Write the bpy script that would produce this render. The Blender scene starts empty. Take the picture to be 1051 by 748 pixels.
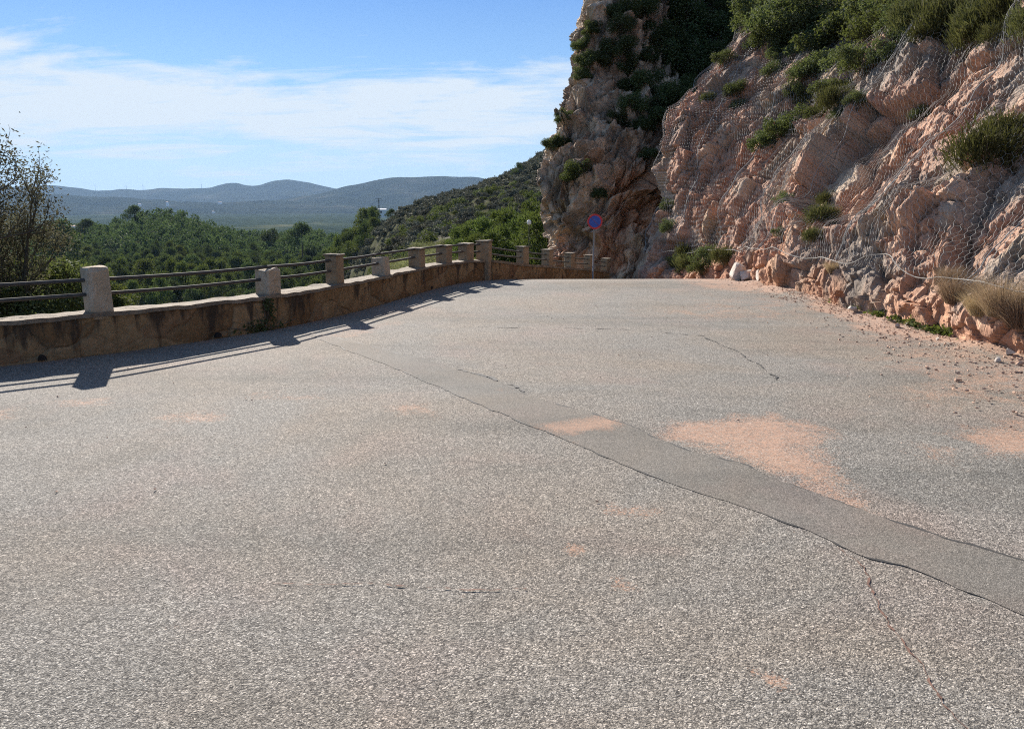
import bpy, math, random
import numpy as np
from mathutils import Vector, Matrix
from mathutils.bvhtree import BVHTree

R = math.radians
rng = np.random.default_rng(7)
random.seed(7)
scene = bpy.context.scene
COL = scene.collection

# ------------------------------------------------------------------ camera
F, CX, CY, PITCH, EYE = 790.0, 525.5, 374.0, R(11.5), 1.6
FW = np.array([0, math.cos(PITCH), -math.sin(PITCH)])
UP = np.array([0, math.sin(PITCH), math.cos(PITCH)])
RT = np.array([1.0, 0, 0])
def ray(px, py):
    d = FW + RT*((px-CX)/F) + UP*((CY-py)/F)
    return d
def at(px, py, Y):                      # world point seen at a photo pixel, at forward distance Y
    d = ray(px, py); return np.array([0, 0, EYE]) + d*(Y/d[1])
def gnd(px, py, z=0.0):                 # world point where the pixel meets height z
    d = ray(px, py); return np.array([0, 0, EYE]) + d*((z-EYE)/d[2])
cd = bpy.data.cameras.new('camera'); cam = bpy.data.objects.new('camera', cd); COL.objects.link(cam)
cam.location = (0, 0, EYE); cam.rotation_euler = (R(90)-PITCH, 0, 0)
cd.sensor_width = 36; cd.lens = 36*F/1051; cd.clip_start = 0.05; cd.clip_end = 60000
scene.camera = cam

# ------------------------------------------------------------------ light and sky
SUN_AZ, SUN_EL = R(-24), R(27)          # azimuth from +Y, negative towards -X
sdir = Vector((math.sin(SUN_AZ)*math.cos(SUN_EL), math.cos(SUN_AZ)*math.cos(SUN_EL), math.sin(SUN_EL)))
sl = bpy.data.lights.new('sun', 'SUN'); sl.energy = 4.6; sl.angle = R(0.5); sl.color = (1, .93, .84)
so = bpy.data.objects.new('sun', sl); COL.objects.link(so)
so.rotation_euler = (-sdir).to_track_quat('-Z', 'Y').to_euler(); so.location = (-20, 40, 40)
scene.view_settings.view_transform = 'Standard'; scene.view_settings.look = 'None'
scene.view_settings.gamma = 1; scene.view_settings.use_curve_mapping = False
scene.view_settings.exposure = 1.3
scene.cycles.use_denoising = False; scene.cycles.filter_width = 1.1
scene.cycles.use_adaptive_sampling = True; scene.cycles.adaptive_threshold = .008; scene.cycles.max_bounces = 4; scene.cycles.diffuse_bounces = 2; scene.cycles.transmission_bounces = 3
scene.cycles.volume_bounces = 0; scene.cycles.transparent_max_bounces = 8
scene.cycles.caustics_reflective = False; scene.cycles.caustics_refractive = False

class NT:
    """small helper round a node tree"""
    def __init__(s, tree): s.t = tree; s.n = tree.nodes; s.l = tree.links
    def new(s, typ, **kw):
        n = s.n.new(typ)
        for k, v in kw.items():
            if k.startswith('i_'):
                key = k[2:]; key = int(key) if key.isdigit() else key.replace('_', ' ')
                s.set(n.inputs[key], v)
            else: setattr(n, k, v)
        return n
    def set(s, sock, v):
        if isinstance(v, bpy.types.NodeSocket): s.l.new(v, sock)
        else:
            if isinstance(v, tuple) and len(v) == 3 and sock.type == 'RGBA': v = (*v, 1)
            sock.default_value = v
    def math(s, op, a, b=0.0, clamp=False):
        n = s.new('ShaderNodeMath', operation=op, use_clamp=clamp); s.set(n.inputs[0], a); s.set(n.inputs[1], b); return n.outputs[0]
    def mix(s, f, a, b, blend='MIX'):
        n = s.new('ShaderNodeMix', data_type='RGBA', blend_type=blend)
        s.set(n.inputs[0], f); s.set(n.inputs[6], a); s.set(n.inputs[7], b); return n.outputs[2]
    def noise(s, vec, scale, detail=4, rough=.55, dist=0.0):
        n = s.new('ShaderNodeTexNoise'); s.set(n.inputs['Vector'], vec)
        n.inputs['Scale'].default_value = scale; n.inputs['Detail'].default_value = detail
        n.inputs['Roughness'].default_value = rough; n.inputs['Distortion'].default_value = dist
        return n.outputs[0]
    def ramp(s, f, stops):
        n = s.new('ShaderNodeValToRGB'); s.set(n.inputs[0], f); e = n.color_ramp.elements
        while len(e) < len(stops): e.new(.5)
        for k, (p, c) in enumerate(stops):
            e[k].position = p; e[k].color = (*c, 1) if isinstance(c, tuple) else (c, c, c, 1)
        return n.outputs[0]
    def maprange(s, v, a, b, c=0.0, d=1.0):
        n = s.new('ShaderNodeMapRange'); s.set(n.inputs[0], v)
        for k, x in zip((1, 2, 3, 4), (a, b, c, d)): n.inputs[k].default_value = x
        return n.outputs[0]
    def mapping(s, vec, scale=(1, 1, 1), rot=(0, 0, 0)):
        n = s.new('ShaderNodeMapping'); s.set(n.inputs[0], vec)
        n.inputs['Scale'].default_value = scale; n.inputs['Rotation'].default_value = rot; return n.outputs[0]

w = bpy.data.worlds.new('World'); scene.world = w; w.use_nodes = True
t = NT(w.node_tree); t.n.clear()
sky = t.new('ShaderNodeTexSky', sky_type='NISHITA', sun_disc=False, sun_elevation=SUN_EL, sun_rotation=SUN_AZ % (2*math.pi))
sky.altitude = 300; sky.air_density = 1.0; sky.dust_density = .6; sky.ozone_density = 2.2
tc = t.new('ShaderNodeTexCoord').outputs['Generated']
sp = t.new('ShaderNodeSeparateXYZ', i_0=tc)
el = sp.outputs[2]
lum = t.new('ShaderNodeRGBToBW', i_0=sky.outputs[0]).outputs[0]
lv = t.math('POWER', t.math('MULTIPLY', lum, .28), .16)              # the glow round the sun, held back
l3 = t.new('ShaderNodeCombineXYZ', i_0=lv, i_1=lv, i_2=lv).outputs[0]
tint = t.ramp(t.maprange(el, -.05, .35), [(.10, (.56, .70, .80)), (.30, (.45, .65, .86)), (.50, (.31, .555, .89)), (.74, (.19, .40, .83)), (1.0, (.10, .27, .70))])
air = t.new('ShaderNodeVectorMath', operation='SCALE', i_0=t.mix(1.0, tint, l3, 'MULTIPLY')); air.inputs['Scale'].default_value = 6.0
skyc = t.mix(t.maprange(el, .34, .6), air.outputs[0], sky.outputs[0])
# thin drawn-out cirrus in a sheet high above: noise on the cloud plane
zz = t.math('MAXIMUM', t.math('ADD', el, 0.13), .02)
cv = t.new('ShaderNodeCombineXYZ', i_0=t.math('DIVIDE', sp.outputs[0], zz), i_1=t.math('DIVIDE', sp.outputs[1], zz), i_2=12.2).outputs[0]
n1 = t.noise(t.mapping(cv, (.75, 1.15, 1), (0, 0, R(10))), 1.6, 11, .63, .45)
n2 = t.noise(t.mapping(cv, (.30, .62, 1), (0, 0, R(-6))), 1.0, 3, .5, .2)
n3 = t.noise(t.mapping(cv, (.7, 3.2, 1), (0, 0, R(14))), 2.2, 8, .62, .5)
cl = t.math('ADD', t.math('ADD', t.math('MULTIPLY', n1, .68), t.math('MULTIPLY', n2, .36)), t.math('MULTIPLY', n3, .3))
band = t.math('MULTIPLY', t.maprange(el, .03, .09), t.maprange(el, .205, .13))
cm = t.math('MULTIPLY', t.maprange(t.math('ADD', cl, t.math('MULTIPLY', band, .17)), .75, .90), .92, clamp=True)
col = t.mix(cm, skyc, (4.75, 5.25, 5.75))
bg = t.new('ShaderNodeBackground', i_Color=col, i_Strength=.068)
t.new('ShaderNodeOutputWorld', i_Surface=bg.outputs[0])

# ------------------------------------------------------------------ numpy noise
def _h(ix, iy, iz, k):
    a = (ix.astype(np.int64)*374761393 + iy.astype(np.int64)*668265263 + iz.astype(np.int64)*2147483647 + k*974634641) & 0xffffffff
    a = ((a ^ (a >> 13)) * 1274126177) & 0xffffffff
    a = ((a ^ (a >> 16)) * 2246822519) & 0xffffffff
    return ((a ^ (a >> 15)) & 0xffffff).astype(np.float64)/0xffffff
def vnoise(p, k=0):                       # value noise, -1..1
    i = np.floor(p).astype(np.int64); f = p-i; f = f*f*f*(f*(f*6-15)+10)
    out = 0
    for dx in (0, 1):
        for dy in (0, 1):
            for dz in (0, 1):
                wgt = (f[:, 0] if dx else 1-f[:, 0])*(f[:, 1] if dy else 1-f[:, 1])*(f[:, 2] if dz else 1-f[:, 2])
                out = out + wgt*_h(i[:, 0]+dx, i[:, 1]+dy, i[:, 2]+dz, k)
    return out*2-1
def fbm(p, octv=4, k=0, gain=.5, ridged=False):
    o = 0; a = 1.0; s = 0
    for j in range(octv):
        v = vnoise(p*2.03**j+17.3*j, k+j)
        if ridged: v = 1-2*np.abs(v)
        o = o+a*v; s += a; a *= gain
    return o/s
def facets(p, k=0, jit=.95, tilt=.5, bias=(0, 0, 0)):     # Voronoi cells, each an own tilted plane: (height -1..1, edge distance, cell random)
    i = np.floor(p).astype(np.int64); N = len(p)
    d1 = np.full(N, 9e9); d2 = np.full(N, 9e9); c = np.zeros((N, 3)); ids = np.zeros((N, 3), np.int64)
    for dx in (-1, 0, 1):
        for dy in (-1, 0, 1):
            for dz in (-1, 0, 1):
                jx, jy, jz = i[:, 0]+dx, i[:, 1]+dy, i[:, 2]+dz
                qx = jx+.5+jit*(_h(jx, jy, jz, k)-.5); qy = jy+.5+jit*(_h(jx, jy, jz, k+1)-.5); qz = jz+.5+jit*(_h(jx, jy, jz, k+2)-.5)
                d = (p[:, 0]-qx)**2+(p[:, 1]-qy)**2+(p[:, 2]-qz)**2
                n = d < d1
                d2 = np.where(n, d1, np.minimum(d2, d)); d1 = np.where(n, d, d1)
                for a, (q, j) in enumerate(((qx, jx), (qy, jy), (qz, jz))):
                    c[:, a] = np.where(n, q, c[:, a]); ids[:, a] = np.where(n, j, ids[:, a])
    r = [_h(ids[:, 0], ids[:, 1], ids[:, 2], k+5+a) for a in range(5)]
    g = np.stack([r[0]-.5, r[1]-.5, r[2]-.5], 1)
    h = (r[3]*2-1)*.55 + np.sum((tilt*2*g+np.array(bias)[None])*(p-c), 1)
    return h, np.sqrt(d2)-np.sqrt(d1), r[4]
def sstep(a, b, x):
    u = np.clip((x-a)/(b-a), 0, 1); return u*u*(3-2*u)

# ------------------------------------------------------------------ mesh helpers
def np_mesh(name, v, f, mats, smooth=False, mi=None):
    """mesh from numpy arrays; f is one (M,k) array or a list of such arrays"""
    fs = [np.asarray(q, np.int64) for q in (f if isinstance(f, list) else [f]) if len(q)]
    me = bpy.data.meshes.new(name)
    v = np.asarray(v, np.float32); me.vertices.add(len(v)); me.vertices.foreach_set('co', v.ravel())
    loops = np.concatenate([q.ravel() for q in fs]).astype(np.int32)
    tot = np.concatenate([np.full(len(q), q.shape[1]) for q in fs])
    me.loops.add(len(loops)); me.loops.foreach_set('vertex_index', loops)
    me.polygons.add(len(tot)); me.polygons.foreach_set('loop_start', (np.cumsum(tot)-tot).astype(np.int32))
    for m in (mats if isinstance(mats, (list, tuple)) else [mats]): me.materials.append(m)
    if mi is not None: me.polygons.foreach_set('material_index', np.asarray(mi, np.int32))
    me.update(calc_edges=True)
    if smooth: me.polygons.foreach_set('use_smooth', np.ones(len(tot), bool))
    else: me.polygons.foreach_set('use_smooth', np.zeros(len(tot), bool))
    return me
def fattr(me, name, val):
    a = me.attributes.new(name, 'FLOAT', 'POINT'); a.data.foreach_set('value', np.asarray(val, np.float32).ravel())
def cattr(me, name, val):
    a = me.attributes.new(name, 'FLOAT_COLOR', 'POINT')
    v = np.ones((len(val), 4), np.float32); v[:, :3] = val; a.data.foreach_set('color', v.ravel())
def obj(name, me, parent=None, loc=None):
    o = bpy.data.objects.new(name, me); COL.objects.link(o)
    if parent: o.parent = parent
    if loc is not None: o.location = loc
    return o
def empty(name, loc=(0, 0, 0), rz=0):
    o = bpy.data.objects.new(name, None); COL.objects.link(o); o.location = loc; o.rotation_euler = (0, 0, rz); o.empty_display_size = .2
    return o
def tag(o, label=None, cat=None, group=None, kind=None):
    if label: o['label'] = label
    if cat: o['category'] = cat
    if group: o['group'] = group
    if kind: o['kind'] = kind
    return o
def grid_faces(nu, nv):                   # vertices laid out [u*nv+v]
    a = np.arange((nu-1)*nv).reshape(nu-1, nv)[:, :-1].ravel()
    return np.stack([a, a+nv, a+nv+1, a+1], 1)
class MB:
    """collects shapes for one mesh"""
    def __init__(s): s.v = []; s.q = []; s.t = []; s.n = 0; s.f = []
    def add(s, v, f):
        v = np.asarray(v, float); s.v.append(v)
        for q in f: s.f.append([i+s.n for i in q])
        s.n += len(v)
    def box(s, c, size, rz=0, bev=.0, tilt=None, jit=0.0):
        sx, sy, sz = [a/2 for a in size]; b = min(bev, sx*.9, sy*.9, sz*.9)
        bm_v = []
        # chamfered box: three inset rectangles sets
        for zz, ins in ((-sz, b), (-sz+b, 0), (sz-b, 0), (sz, b)):
            for x, y in ((-1, -1), (1, -1), (1, 1), (-1, 1)):
                ex, ey = sx-ins, sy-ins
                if x*y > 0: pts = [(x*(ex), y*(ey-b)), (x*(ex-b), y*ey)]
                else: pts = [(x*(ex-b), y*ey), (x*ex, y*(ey-b))]
                for q in pts: bm_v.append((*q, zz))
        v = np.array(bm_v)
        if jit: v = v+rng.normal(0, jit, v.shape)
        f = []
        for L in range(3):
            for k in range(8):
                a = L*8+k; bb = L*8+(k+1) % 8
                f.append([a, bb, bb+8, a+8])
        f.append(list(range(7, -1, -1))); f.append(list(range(24, 32)))
        if tilt is not None: v = v @ np.array(Matrix.Rotation(tilt[0], 3, 'X') @ Matrix.Rotation(tilt[1], 3, 'Y')).T
        c_, s_ = math.cos(rz), math.sin(rz)
        v = np.stack([v[:, 0]*c_-v[:, 1]*s_, v[:, 0]*s_+v[:, 1]*c_, v[:, 2]], 1)+np.array(c)
        s.add(v, f)
    def tube(s, pts, rad, n=6, cap=True):
        pts = np.asarray(pts, float); rad = np.broadcast_to(np.asarray(rad, float), (len(pts),))
        tg = np.gradient(pts, axis=0); tg /= np.linalg.norm(tg, axis=1)[:, None]+1e-9
        ref = np.array([0, 0, 1.]) if abs(tg[0][2]) < .9 else np.array([1., 0, 0])
        v = []; 
        for p, d, r in zip(pts, tg, rad):
            a = np.cross(d, ref); a /= np.linalg.norm(a)+1e-9; b = np.cross(d, a); ref = np.cross(a, d)
            for k in range(n):
                th = 2*math.pi*k/n; v.append(p+r*(a*math.cos(th)+b*math.sin(th)))
        f = []
        for i in range(len(pts)-1):
            for k in range(n):
                k2 = (k+1) % n; f.append([i*n+k, i*n+k2, (i+1)*n+k2, (i+1)*n+k])
        if cap: f.append(list(range(n))); f.append(list(range(len(v)-1, len(v)-n-1, -1)))
        s.add(v, f)
    def mesh(s, name, m, smooth=False):
        me = bpy.data.meshes.new(name); me.from_pydata(np.concatenate(s.v).tolist(), [], s.f)
        for x in (m if isinstance(m, (list, tuple)) else [m]): me.materials.append(x)
        me.polygons.foreach_set('use_smooth', np.full(len(me.polygons), smooth)); me.update(); return me
    def build(s, name, m, parent=None, smooth=False): return obj(name, s.mesh(name, m, smooth), parent)

# ------------------------------------------------------------------ materials
def material(name):
    m = bpy.data.materials.new(name); m.use_nodes = True; t = NT(m.node_tree); t.n.clear()
    out = t.new('ShaderNodeOutputMaterial'); b = t.new('ShaderNodeBsdfPrincipled'); t.l.new(b.outputs[0], out.inputs[0])
    t.out = out; t.b = b; return m, t
def attr(t, name, vec=False):
    n = t.new('ShaderNodeAttribute', attribute_name=name); return n.outputs['Color'] if vec else n.outputs['Fac']
def bump(t, h, dist, strength=1.0, normal=None):
    n = t.new('ShaderNodeBump', i_Height=h, i_Distance=dist, i_Strength=strength)
    if normal is not None: t.l.new(normal, n.inputs['Normal'])
    return n.outputs[0]
def simple(name, c, rough=.7, metal=0.0, var=.25, scale=8, bmp=0.0):
    m, t = material(name); p = t.new('ShaderNodeTexCoord').outputs['Object']
    n = t.noise(p, scale, 6, .65)
    c2 = tuple(x*(1-var) for x in c); c3 = tuple(min(1, x*(1+var)) for x in c)
    t.set(t.b.inputs['Base Color'], t.ramp(n, [(.3, c2), (.7, c3)]))
    t.b.inputs['Roughness'].default_value = rough; t.b.inputs['Metallic'].default_value = metal
    if bmp: t.set(t.b.inputs['Normal'], bump(t, n, bmp))
    return m
def leafmat(name, ca, cb, trans=.35, rough=.55, tcol=None):
    m, t = material(name); a = attr(t, 'lv')
    info = t.new('ShaderNodeObjectInfo').outputs['Random']
    c = t.mix(a, ca, cb)
    hs = t.new('ShaderNodeHueSaturation', i_Hue=t.maprange(info, 0, 1, .475, .515), i_Saturation=1.0, i_Value=t.maprange(info, 0, 1, .65, 1.6), i_Color=c).outputs[0]
    t.set(t.b.inputs['Base Color'], hs); t.b.inputs['Roughness'].default_value = .8
    t.b.inputs['Specular IOR Level'].default_value = .08
    tr = t.new('ShaderNodeBsdfTranslucent', i_Color=t.mix(.5, hs, tcol or (.16, .2, .03)))
    mx = t.new('ShaderNodeMixShader', i_0=trans); t.l.new(t.b.outputs[0], mx.inputs[1]); t.l.new(tr.outputs[0], mx.inputs[2])
    t.l.new(mx.outputs[0], t.out.inputs[0]); return m

# road
def road_mat(name, base=1.0, fine=False):
    m, t = material(name); p = t.new('ShaderNodeTexCoord').outputs['Object']
    wn = t.new('ShaderNodeTexNoise', i_Vector=p, i_Scale=75.0, i_Detail=2.0).outputs[1]
    wp_ = t.new('ShaderNodeVectorMath', operation='SUBTRACT', i_0=wn, i_1=(.5, .5, .5)).outputs[0]
    ws = t.new('ShaderNodeVectorMath', operation='SCALE', i_0=wp_); ws.inputs['Scale'].default_value = .02
    pd = t.new('ShaderNodeVectorMath', operation='ADD', i_0=p, i_1=ws.outputs[0]).outputs[0]
    vo = t.new('ShaderNodeTexVoronoi', feature='F1', i_Vector=pd); vo.inputs['Scale'].default_value = 134 if not fine else 240
    v2 = t.new('ShaderNodeTexVoronoi', feature='F1', i_Vector=pd); v2.inputs['Scale'].default_value = 80 if not fine else 150
    sep = t.new('ShaderNodeSeparateColor', i_0=vo.outputs['Color'])
    s2 = t.new('ShaderNodeSeparateColor', i_0=v2.outputs['Color'])
    k = base
    stone = t.ramp(sep.outputs[0], [(0, (.075*k, .07*k, .063*k)), (.22, (.17*k, .159*k, .140*k)), (.7, (.29*k, .268*k, .233*k)), (1, (.55*k, .51*k, .45*k))])
    stone = t.mix(t.math('MULTIPLY', s2.outputs[1], .35), stone, (.255*k, .236*k, .208*k))
    gap = t.math('MULTIPLY', t.maprange(vo.outputs['Distance'], .38, .6), t.maprange(s2.outputs[2], .1, .7, .25, 1.0))            # dark binder between the stones
    c = t.mix(t.math('MULTIPLY', gap, .82 if not fine else .35), stone, (.05, .046, .043))
    big = t.noise(p, .35, 5, .6, .6); mid = t.noise(p, 1.7, 5, .65)
    c = t.mix(t.maprange(big, .42, .62), c, t.mix(1.0, c, (1.07, .98, .90), 'MULTIPLY'))
    lon = t.noise(t.mapping(p, (.16, .8, 1), (0, 0, R(-12))), 1.0, 5, .6, .5)
    c = t.mix(t.maprange(lon, .46, .66), c, t.mix(1.0, c, (.76, .78, .79), 'MULTIPLY'))
    c = t.mix(t.maprange(t.noise(p, .8, 4, .6, .4), .52, .66), c, t.mix(1.0, c, (1.07, 1.0, 1.0), 'MULTIPLY'))
    c = t.mix(t.maprange(mid, .5, .72), c, t.mix(1.0, c, (.84, .86, .87), 'MULTIPLY'))
    if True:
        d = attr(t, 'dirt'); dn = t.noise(p, 6, 8, .7); dn2 = t.noise(p, 60, 3, .6)
        fac = t.maprange(t.math('ADD', t.math('ADD', d, t.math('ADD', t.math('MULTIPLY', t.math('SUBTRACT', t.noise(p, 2.3, 4, .6, .8), .5), 1.1), t.math('MULTIPLY', t.math('SUBTRACT', dn, .5), 1.0))), t.math('ADD', t.math('MULTIPLY', t.math('SUBTRACT', dn2, .5), .4), t.math('MULTIPLY', t.math('SUBTRACT', sep.outputs[2], .5), -.5))), .44, .66)
        dc = t.ramp(t.noise(p, 14, 6, .7), [(.3, (.39, .21, .13)), (.7, (.55, .325, .215))])
        c = t.mix(t.math('MULTIPLY', fac, t.maprange(s2.outputs[0], .1, .8, .74, .3)), c, dc)
    t.set(t.b.inputs['Base Color'], c); t.b.inputs['Roughness'].default_value = .88
    t.b.inputs['Specular IOR Level'].default_value = .18
    h = t.math('SUBTRACT', 1.0, vo.outputs['Distance']); h = t.math('ADD', t.math('MULTIPLY', h, .7), t.math('ADD', t.math('MULTIPLY', sep.outputs[1], .3), t.math('MULTIPLY', t.noise(p, 170, 3, .7), .55)))
    h = t.math('MULTIPLY', h, t.maprange(fac, 0, 1, 1, .35))
    n1 = bump(t, h, .0042 if not fine else .0018)
    t.set(t.b.inputs['Normal'], n1)
    return m
M_road = road_mat('worn_asphalt', 1.13); M_patch = road_mat('patch_asphalt', .74, True)
M_tar = simple('tar_edge', (.035, .033, .031), .8, 0, .4, 30)
M_crack = simple('crack_dirt', (.16, .085, .06), .9, 0, .5, 40)

# rock
def rock_mat(name, sc=1.0):
    m, t = material(name); p = t.new('ShaderNodeTexCoord').outputs['Object']
    c = attr(t, 'rc', True)
    st = t.noise(t.mapping(p, (2.2*sc, 2.2*sc, .8*sc), (R(20), R(35), R(15))), 3, 9, .72, .4)
    f2 = t.noise(p, 16*sc, 7, .7)
    c = t.mix(t.maprange(st, .47, .68), c, t.mix(1.0, c, (1.28, 1.25, 1.2), 'MULTIPLY'))
    c = t.mix(t.maprange(f2, .48, .34), c, t.mix(1.0, c, (.7, .67, .65), 'MULTIPLY'))
    li = t.noise(p, 5.5*sc, 8, .75, .8)
    c = t.mix(t.maprange(li, .63, .72, 0, .65), c, (.42, .37, .31))          # pale lichen and lime crust
    t.set(t.b.inputs['Base Color'], c); t.b.inputs['Roughness'].default_value = .92
    t.b.inputs['Specular IOR Level'].default_value = .2
    vo = t.new('ShaderNodeTexVoronoi', feature='DISTANCE_TO_EDGE', i_Vector=t.mix(.12, t.mapping(p, (1, 1, .55), (R(25), R(40), 0)), t.new('ShaderNodeTexNoise', i_Vector=p, i_Scale=3.0).outputs[1]))
    vo.inputs['Scale'].default_value = 7*sc
    cr = t.maprange(vo.outputs[0], 0, .06)
    h = t.math('ADD', t.math('MULTIPLY', cr, .25), t.math('ADD', t.math('MULTIPLY', st, .8), t.math('MULTIPLY', f2, .45)))
    n1 = bump(t, h, .038/sc)
    n2 = bump(t, t.noise(p, 48*sc, 5, .7), .006/sc, 1, n1)
    t.set(t.b.inputs['Normal'], n2); return m
M_rock = rock_mat('fractured_rock'); M_cliff = rock_mat('cliff_rock', .6)

# parapet masonry
def wall_mat(name):
    m, t = material(name); p = t.new('ShaderNodeTexCoord').outputs['Object']
    wc = attr(t, 'wc'); wj = attr(t, 'wj')
    c = t.ramp(wc, [(0, (.21, .125, .06)), (.4, (.28, .18, .09)), (.8, (.35, .235, .125)), (1, (.23, .135, .072))])
    f = t.noise(p, 9, 7, .7); c = t.mix(t.maprange(f, .35, .65), t.mix(1.0, c, (.72, .7, .66), 'MULTIPLY'), c)
    st = t.noise(t.mapping(p, (5, 5, .9)), 1.2, 5, .6)               # rain streaks and damp stains
    sz_ = t.new('ShaderNodeSeparateXYZ', i_0=p).outputs[2]
    c = t.mix(t.maprange(t.math('ADD', st, t.maprange(sz_, .1, .42, -.03, .10)), .54, .66, 0, .88), c, (.045, .034, .025))
    bl = t.noise(p, 2.6, 5, .6, .4); c = t.mix(t.maprange(bl, .60, .66, 0, .8), c, (.075, .048, .032))
    c = t.mix(t.math('MULTIPLY', wj, .45), c, (.11, .08, .052))
    t.set(t.b.inputs['Base Color'], c); t.b.inputs['Roughness'].default_value = .9; t.b.inputs['Specular IOR Level'].default_value = .2
    h = t.math('ADD', t.math('MULTIPLY', f, .6), t.math('MULTIPLY', t.noise(p, 35, 4, .7), .3))
    t.set(t.b.inputs['Normal'], bump(t, h, .03)); return m
M_wall = wall_mat('stone_masonry')
def post_mat(name, a, b, dark):
    m, t = material(name); p = t.new('ShaderNodeTexCoord').outputs['Object']
    n = t.noise(p, 5, 8, .7, .6); n2 = t.noise(p, 22, 6, .7)
    c = t.ramp(n, [(.3, a), (.7, b)]); c = t.mix(t.maprange(n2, .56, .68, 0, .8), c, dark)
    t.set(t.b.inputs['Base Color'], c); t.b.inputs['Roughness'].default_value = .9
    t.set(t.b.inputs['Normal'], bump(t, t.math('ADD', n2, n), .022)); return m
M_post = post_mat('rendered_post', (.22, .15, .085), (.36, .26, .16), (.10, .075, .055))
M_pale = post_mat('limewashed_post', (.34, .25, .15), (.50, .42, .32), (.2, .15, .1))
M_tan = post_mat('ochre_post', (.36, .22, .1), (.48, .32, .16), (.2, .13, .08))
M_cop = post_mat('coping_slab', (.13, .10, .07), (.29, .23, .16), (.06, .048, .036))
M_rail = simple('weathered_rail', (.055, .05, .044), .85, 0, .35, 12, .002)
M_galv = simple('galvanised_steel', (.24, .245, .25), .6, .3, .15, 20)
M_wire = simple('net_wire', (.26, .26, .25), .8, 0, .15, 4)
M_cable = simple('steel_cable', (.25, .235, .21), .8, 0, .2, 20)
def flat(name, c, rough=.45): return simple(name, c, rough, 0, .08, 6)
M_blue = flat('sign_blue', (.012, .065, .36)); M_red = flat('sign_red', (.42, .014, .02)); M_white = flat('white_render', (.75, .74, .71), .7)
M_roof = flat('clay_roof', (.36, .16, .09), .8); M_dark = flat('dark_opening', (.015, .012, .01), .95)
M_bark = simple('bark', (.12, .095, .07), .9, 0, .4, 14, .01)
M_twig = simple('grey_twig', (.085, .075, .06), .9, 0, .3, 14)
M_stone = simple('loose_stone', (.47, .31, .22), .9, 0, .4, 5, .01)
M_pstone = simple('pale_stone', (.5, .43, .36), .9, 0, .3, 5, .01)

M_oak = leafmat('dark_leaf', (.040, .055, .023), (.08, .098, .04), .27)
M_lent = leafmat('olive_leaf', (.05, .065, .028), (.1, .115, .055), .3)
M_broom = leafmat('broom_leaf', (.05, .056, .02), (.105, .105, .045), .28, tcol=(.11, .12, .025))
M_hay = leafmat('dry_blade', (.2, .14, .085), (.46, .36, .23), .25, .6, (.34, .25, .14))
M_pine = leafmat('pine_needle', (.028, .046, .019), (.066, .088, .035), .28, tcol=(.10, .14, .032))
M_ypine = leafmat('young_pine_needle', (.042, .064, .016), (.085, .108, .03), .32, tcol=(.12, .16, .03))
M_scrub = leafmat('scrub_leaf', (.065, .068, .047), (.135, .132, .1), .15, tcol=(.08, .08, .04))
M_pale_s = leafmat('pale_scrub_leaf', (.13, .13, .07), (.24, .225, .13), .35)
M_holm = leafmat('grey_green_leaf', (.07, .068, .042), (.155, .145, .095), .25, tcol=(.12, .12, .06))
M_weed = leafmat('weed_leaf', (.045, .075, .02), (.1, .12, .04), .3)

# ------------------------------------------------------------------ road profile and wall line
def zr(y):                                 # road height: flat, then falling beyond the crest
    y = np.asarray(y, float); u = np.clip(y-16.5, 0, None)
    return np.where(u < 3, -.02*u*u, -.18-.12*(u-3))
base_px = [(0, 376), (31, 373), (103, 363), (180, 352.5), (208, 348), (298, 337), (345, 323.5), (380, 315.5), (437, 298.5), (479, 289), (503, 286)]
WL = np.array([gnd(*q)[:2] for q in base_px])
d0 = np.array([-5.0, -9.2]); d0 /= np.linalg.norm(d0)
# smooth the traced line a little: straight run then a soft curve
yy = WL[:, 1]; pf = np.polyfit(yy, WL[:, 0], 3)
y_corner = 17.7
def wall_left(y): 
    y = np.asarray(y, float); yc = np.clip(y, 7.6, 30)
    sl = np.polyval(np.polyder(pf), 7.6)
    return np.polyval(pf, yc)+np.where(y < 7.6, (y-7.6)*sl, 0)
corner = np.array([float(wall_left(y_corner)), y_corner])
RP = [(536.5, 254, 19.9), (562, 257, 21.6), (585, 260.4, 23.3), (605, 262.5, 24.9), (622, 266, 26.8)]
RPW = [at(*q) for q in RP]                 # tops of the five posts past the bend
def wall_x(y):                             # left limit of the road at any y
    y = np.asarray(y, float)
    ry = np.array([corner[1]]+[p[1] for p in RPW]+[32]); rx = np.array([corner[0]]+[p[0] for p in RPW]+[4.6])
    return np.where(y < y_corner, wall_left(np.minimum(y, y_corner)), np.interp(y, ry, rx))
print('corner', corner, 'WL', WL.round(2).tolist())

# ------------------------------------------------------------------ road
ys = np.concatenate([np.arange(-8, 1, .4), np.arange(1, 21, .05), np.arange(21, 31, .3)]); nxr = 330
uu = np.linspace(0, 1, nxr)
XL = wall_x(ys)+.05; XR = np.full(len(ys), 7.6)
X = XL[:, None]+(XR-XL)[:, None]*uu[None]; Y = np.repeat(ys[:, None], nxr, 1)
Pr = np.stack([X.ravel(), Y.ravel(), np.zeros(X.size)], 1)
und = .012*vnoise(Pr*.5+3, 5)
Pr[:, 2] = zr(Pr[:, 1])+und*sstep(0, .6, Pr[:, 0]-np.repeat(XL, nxr))
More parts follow.
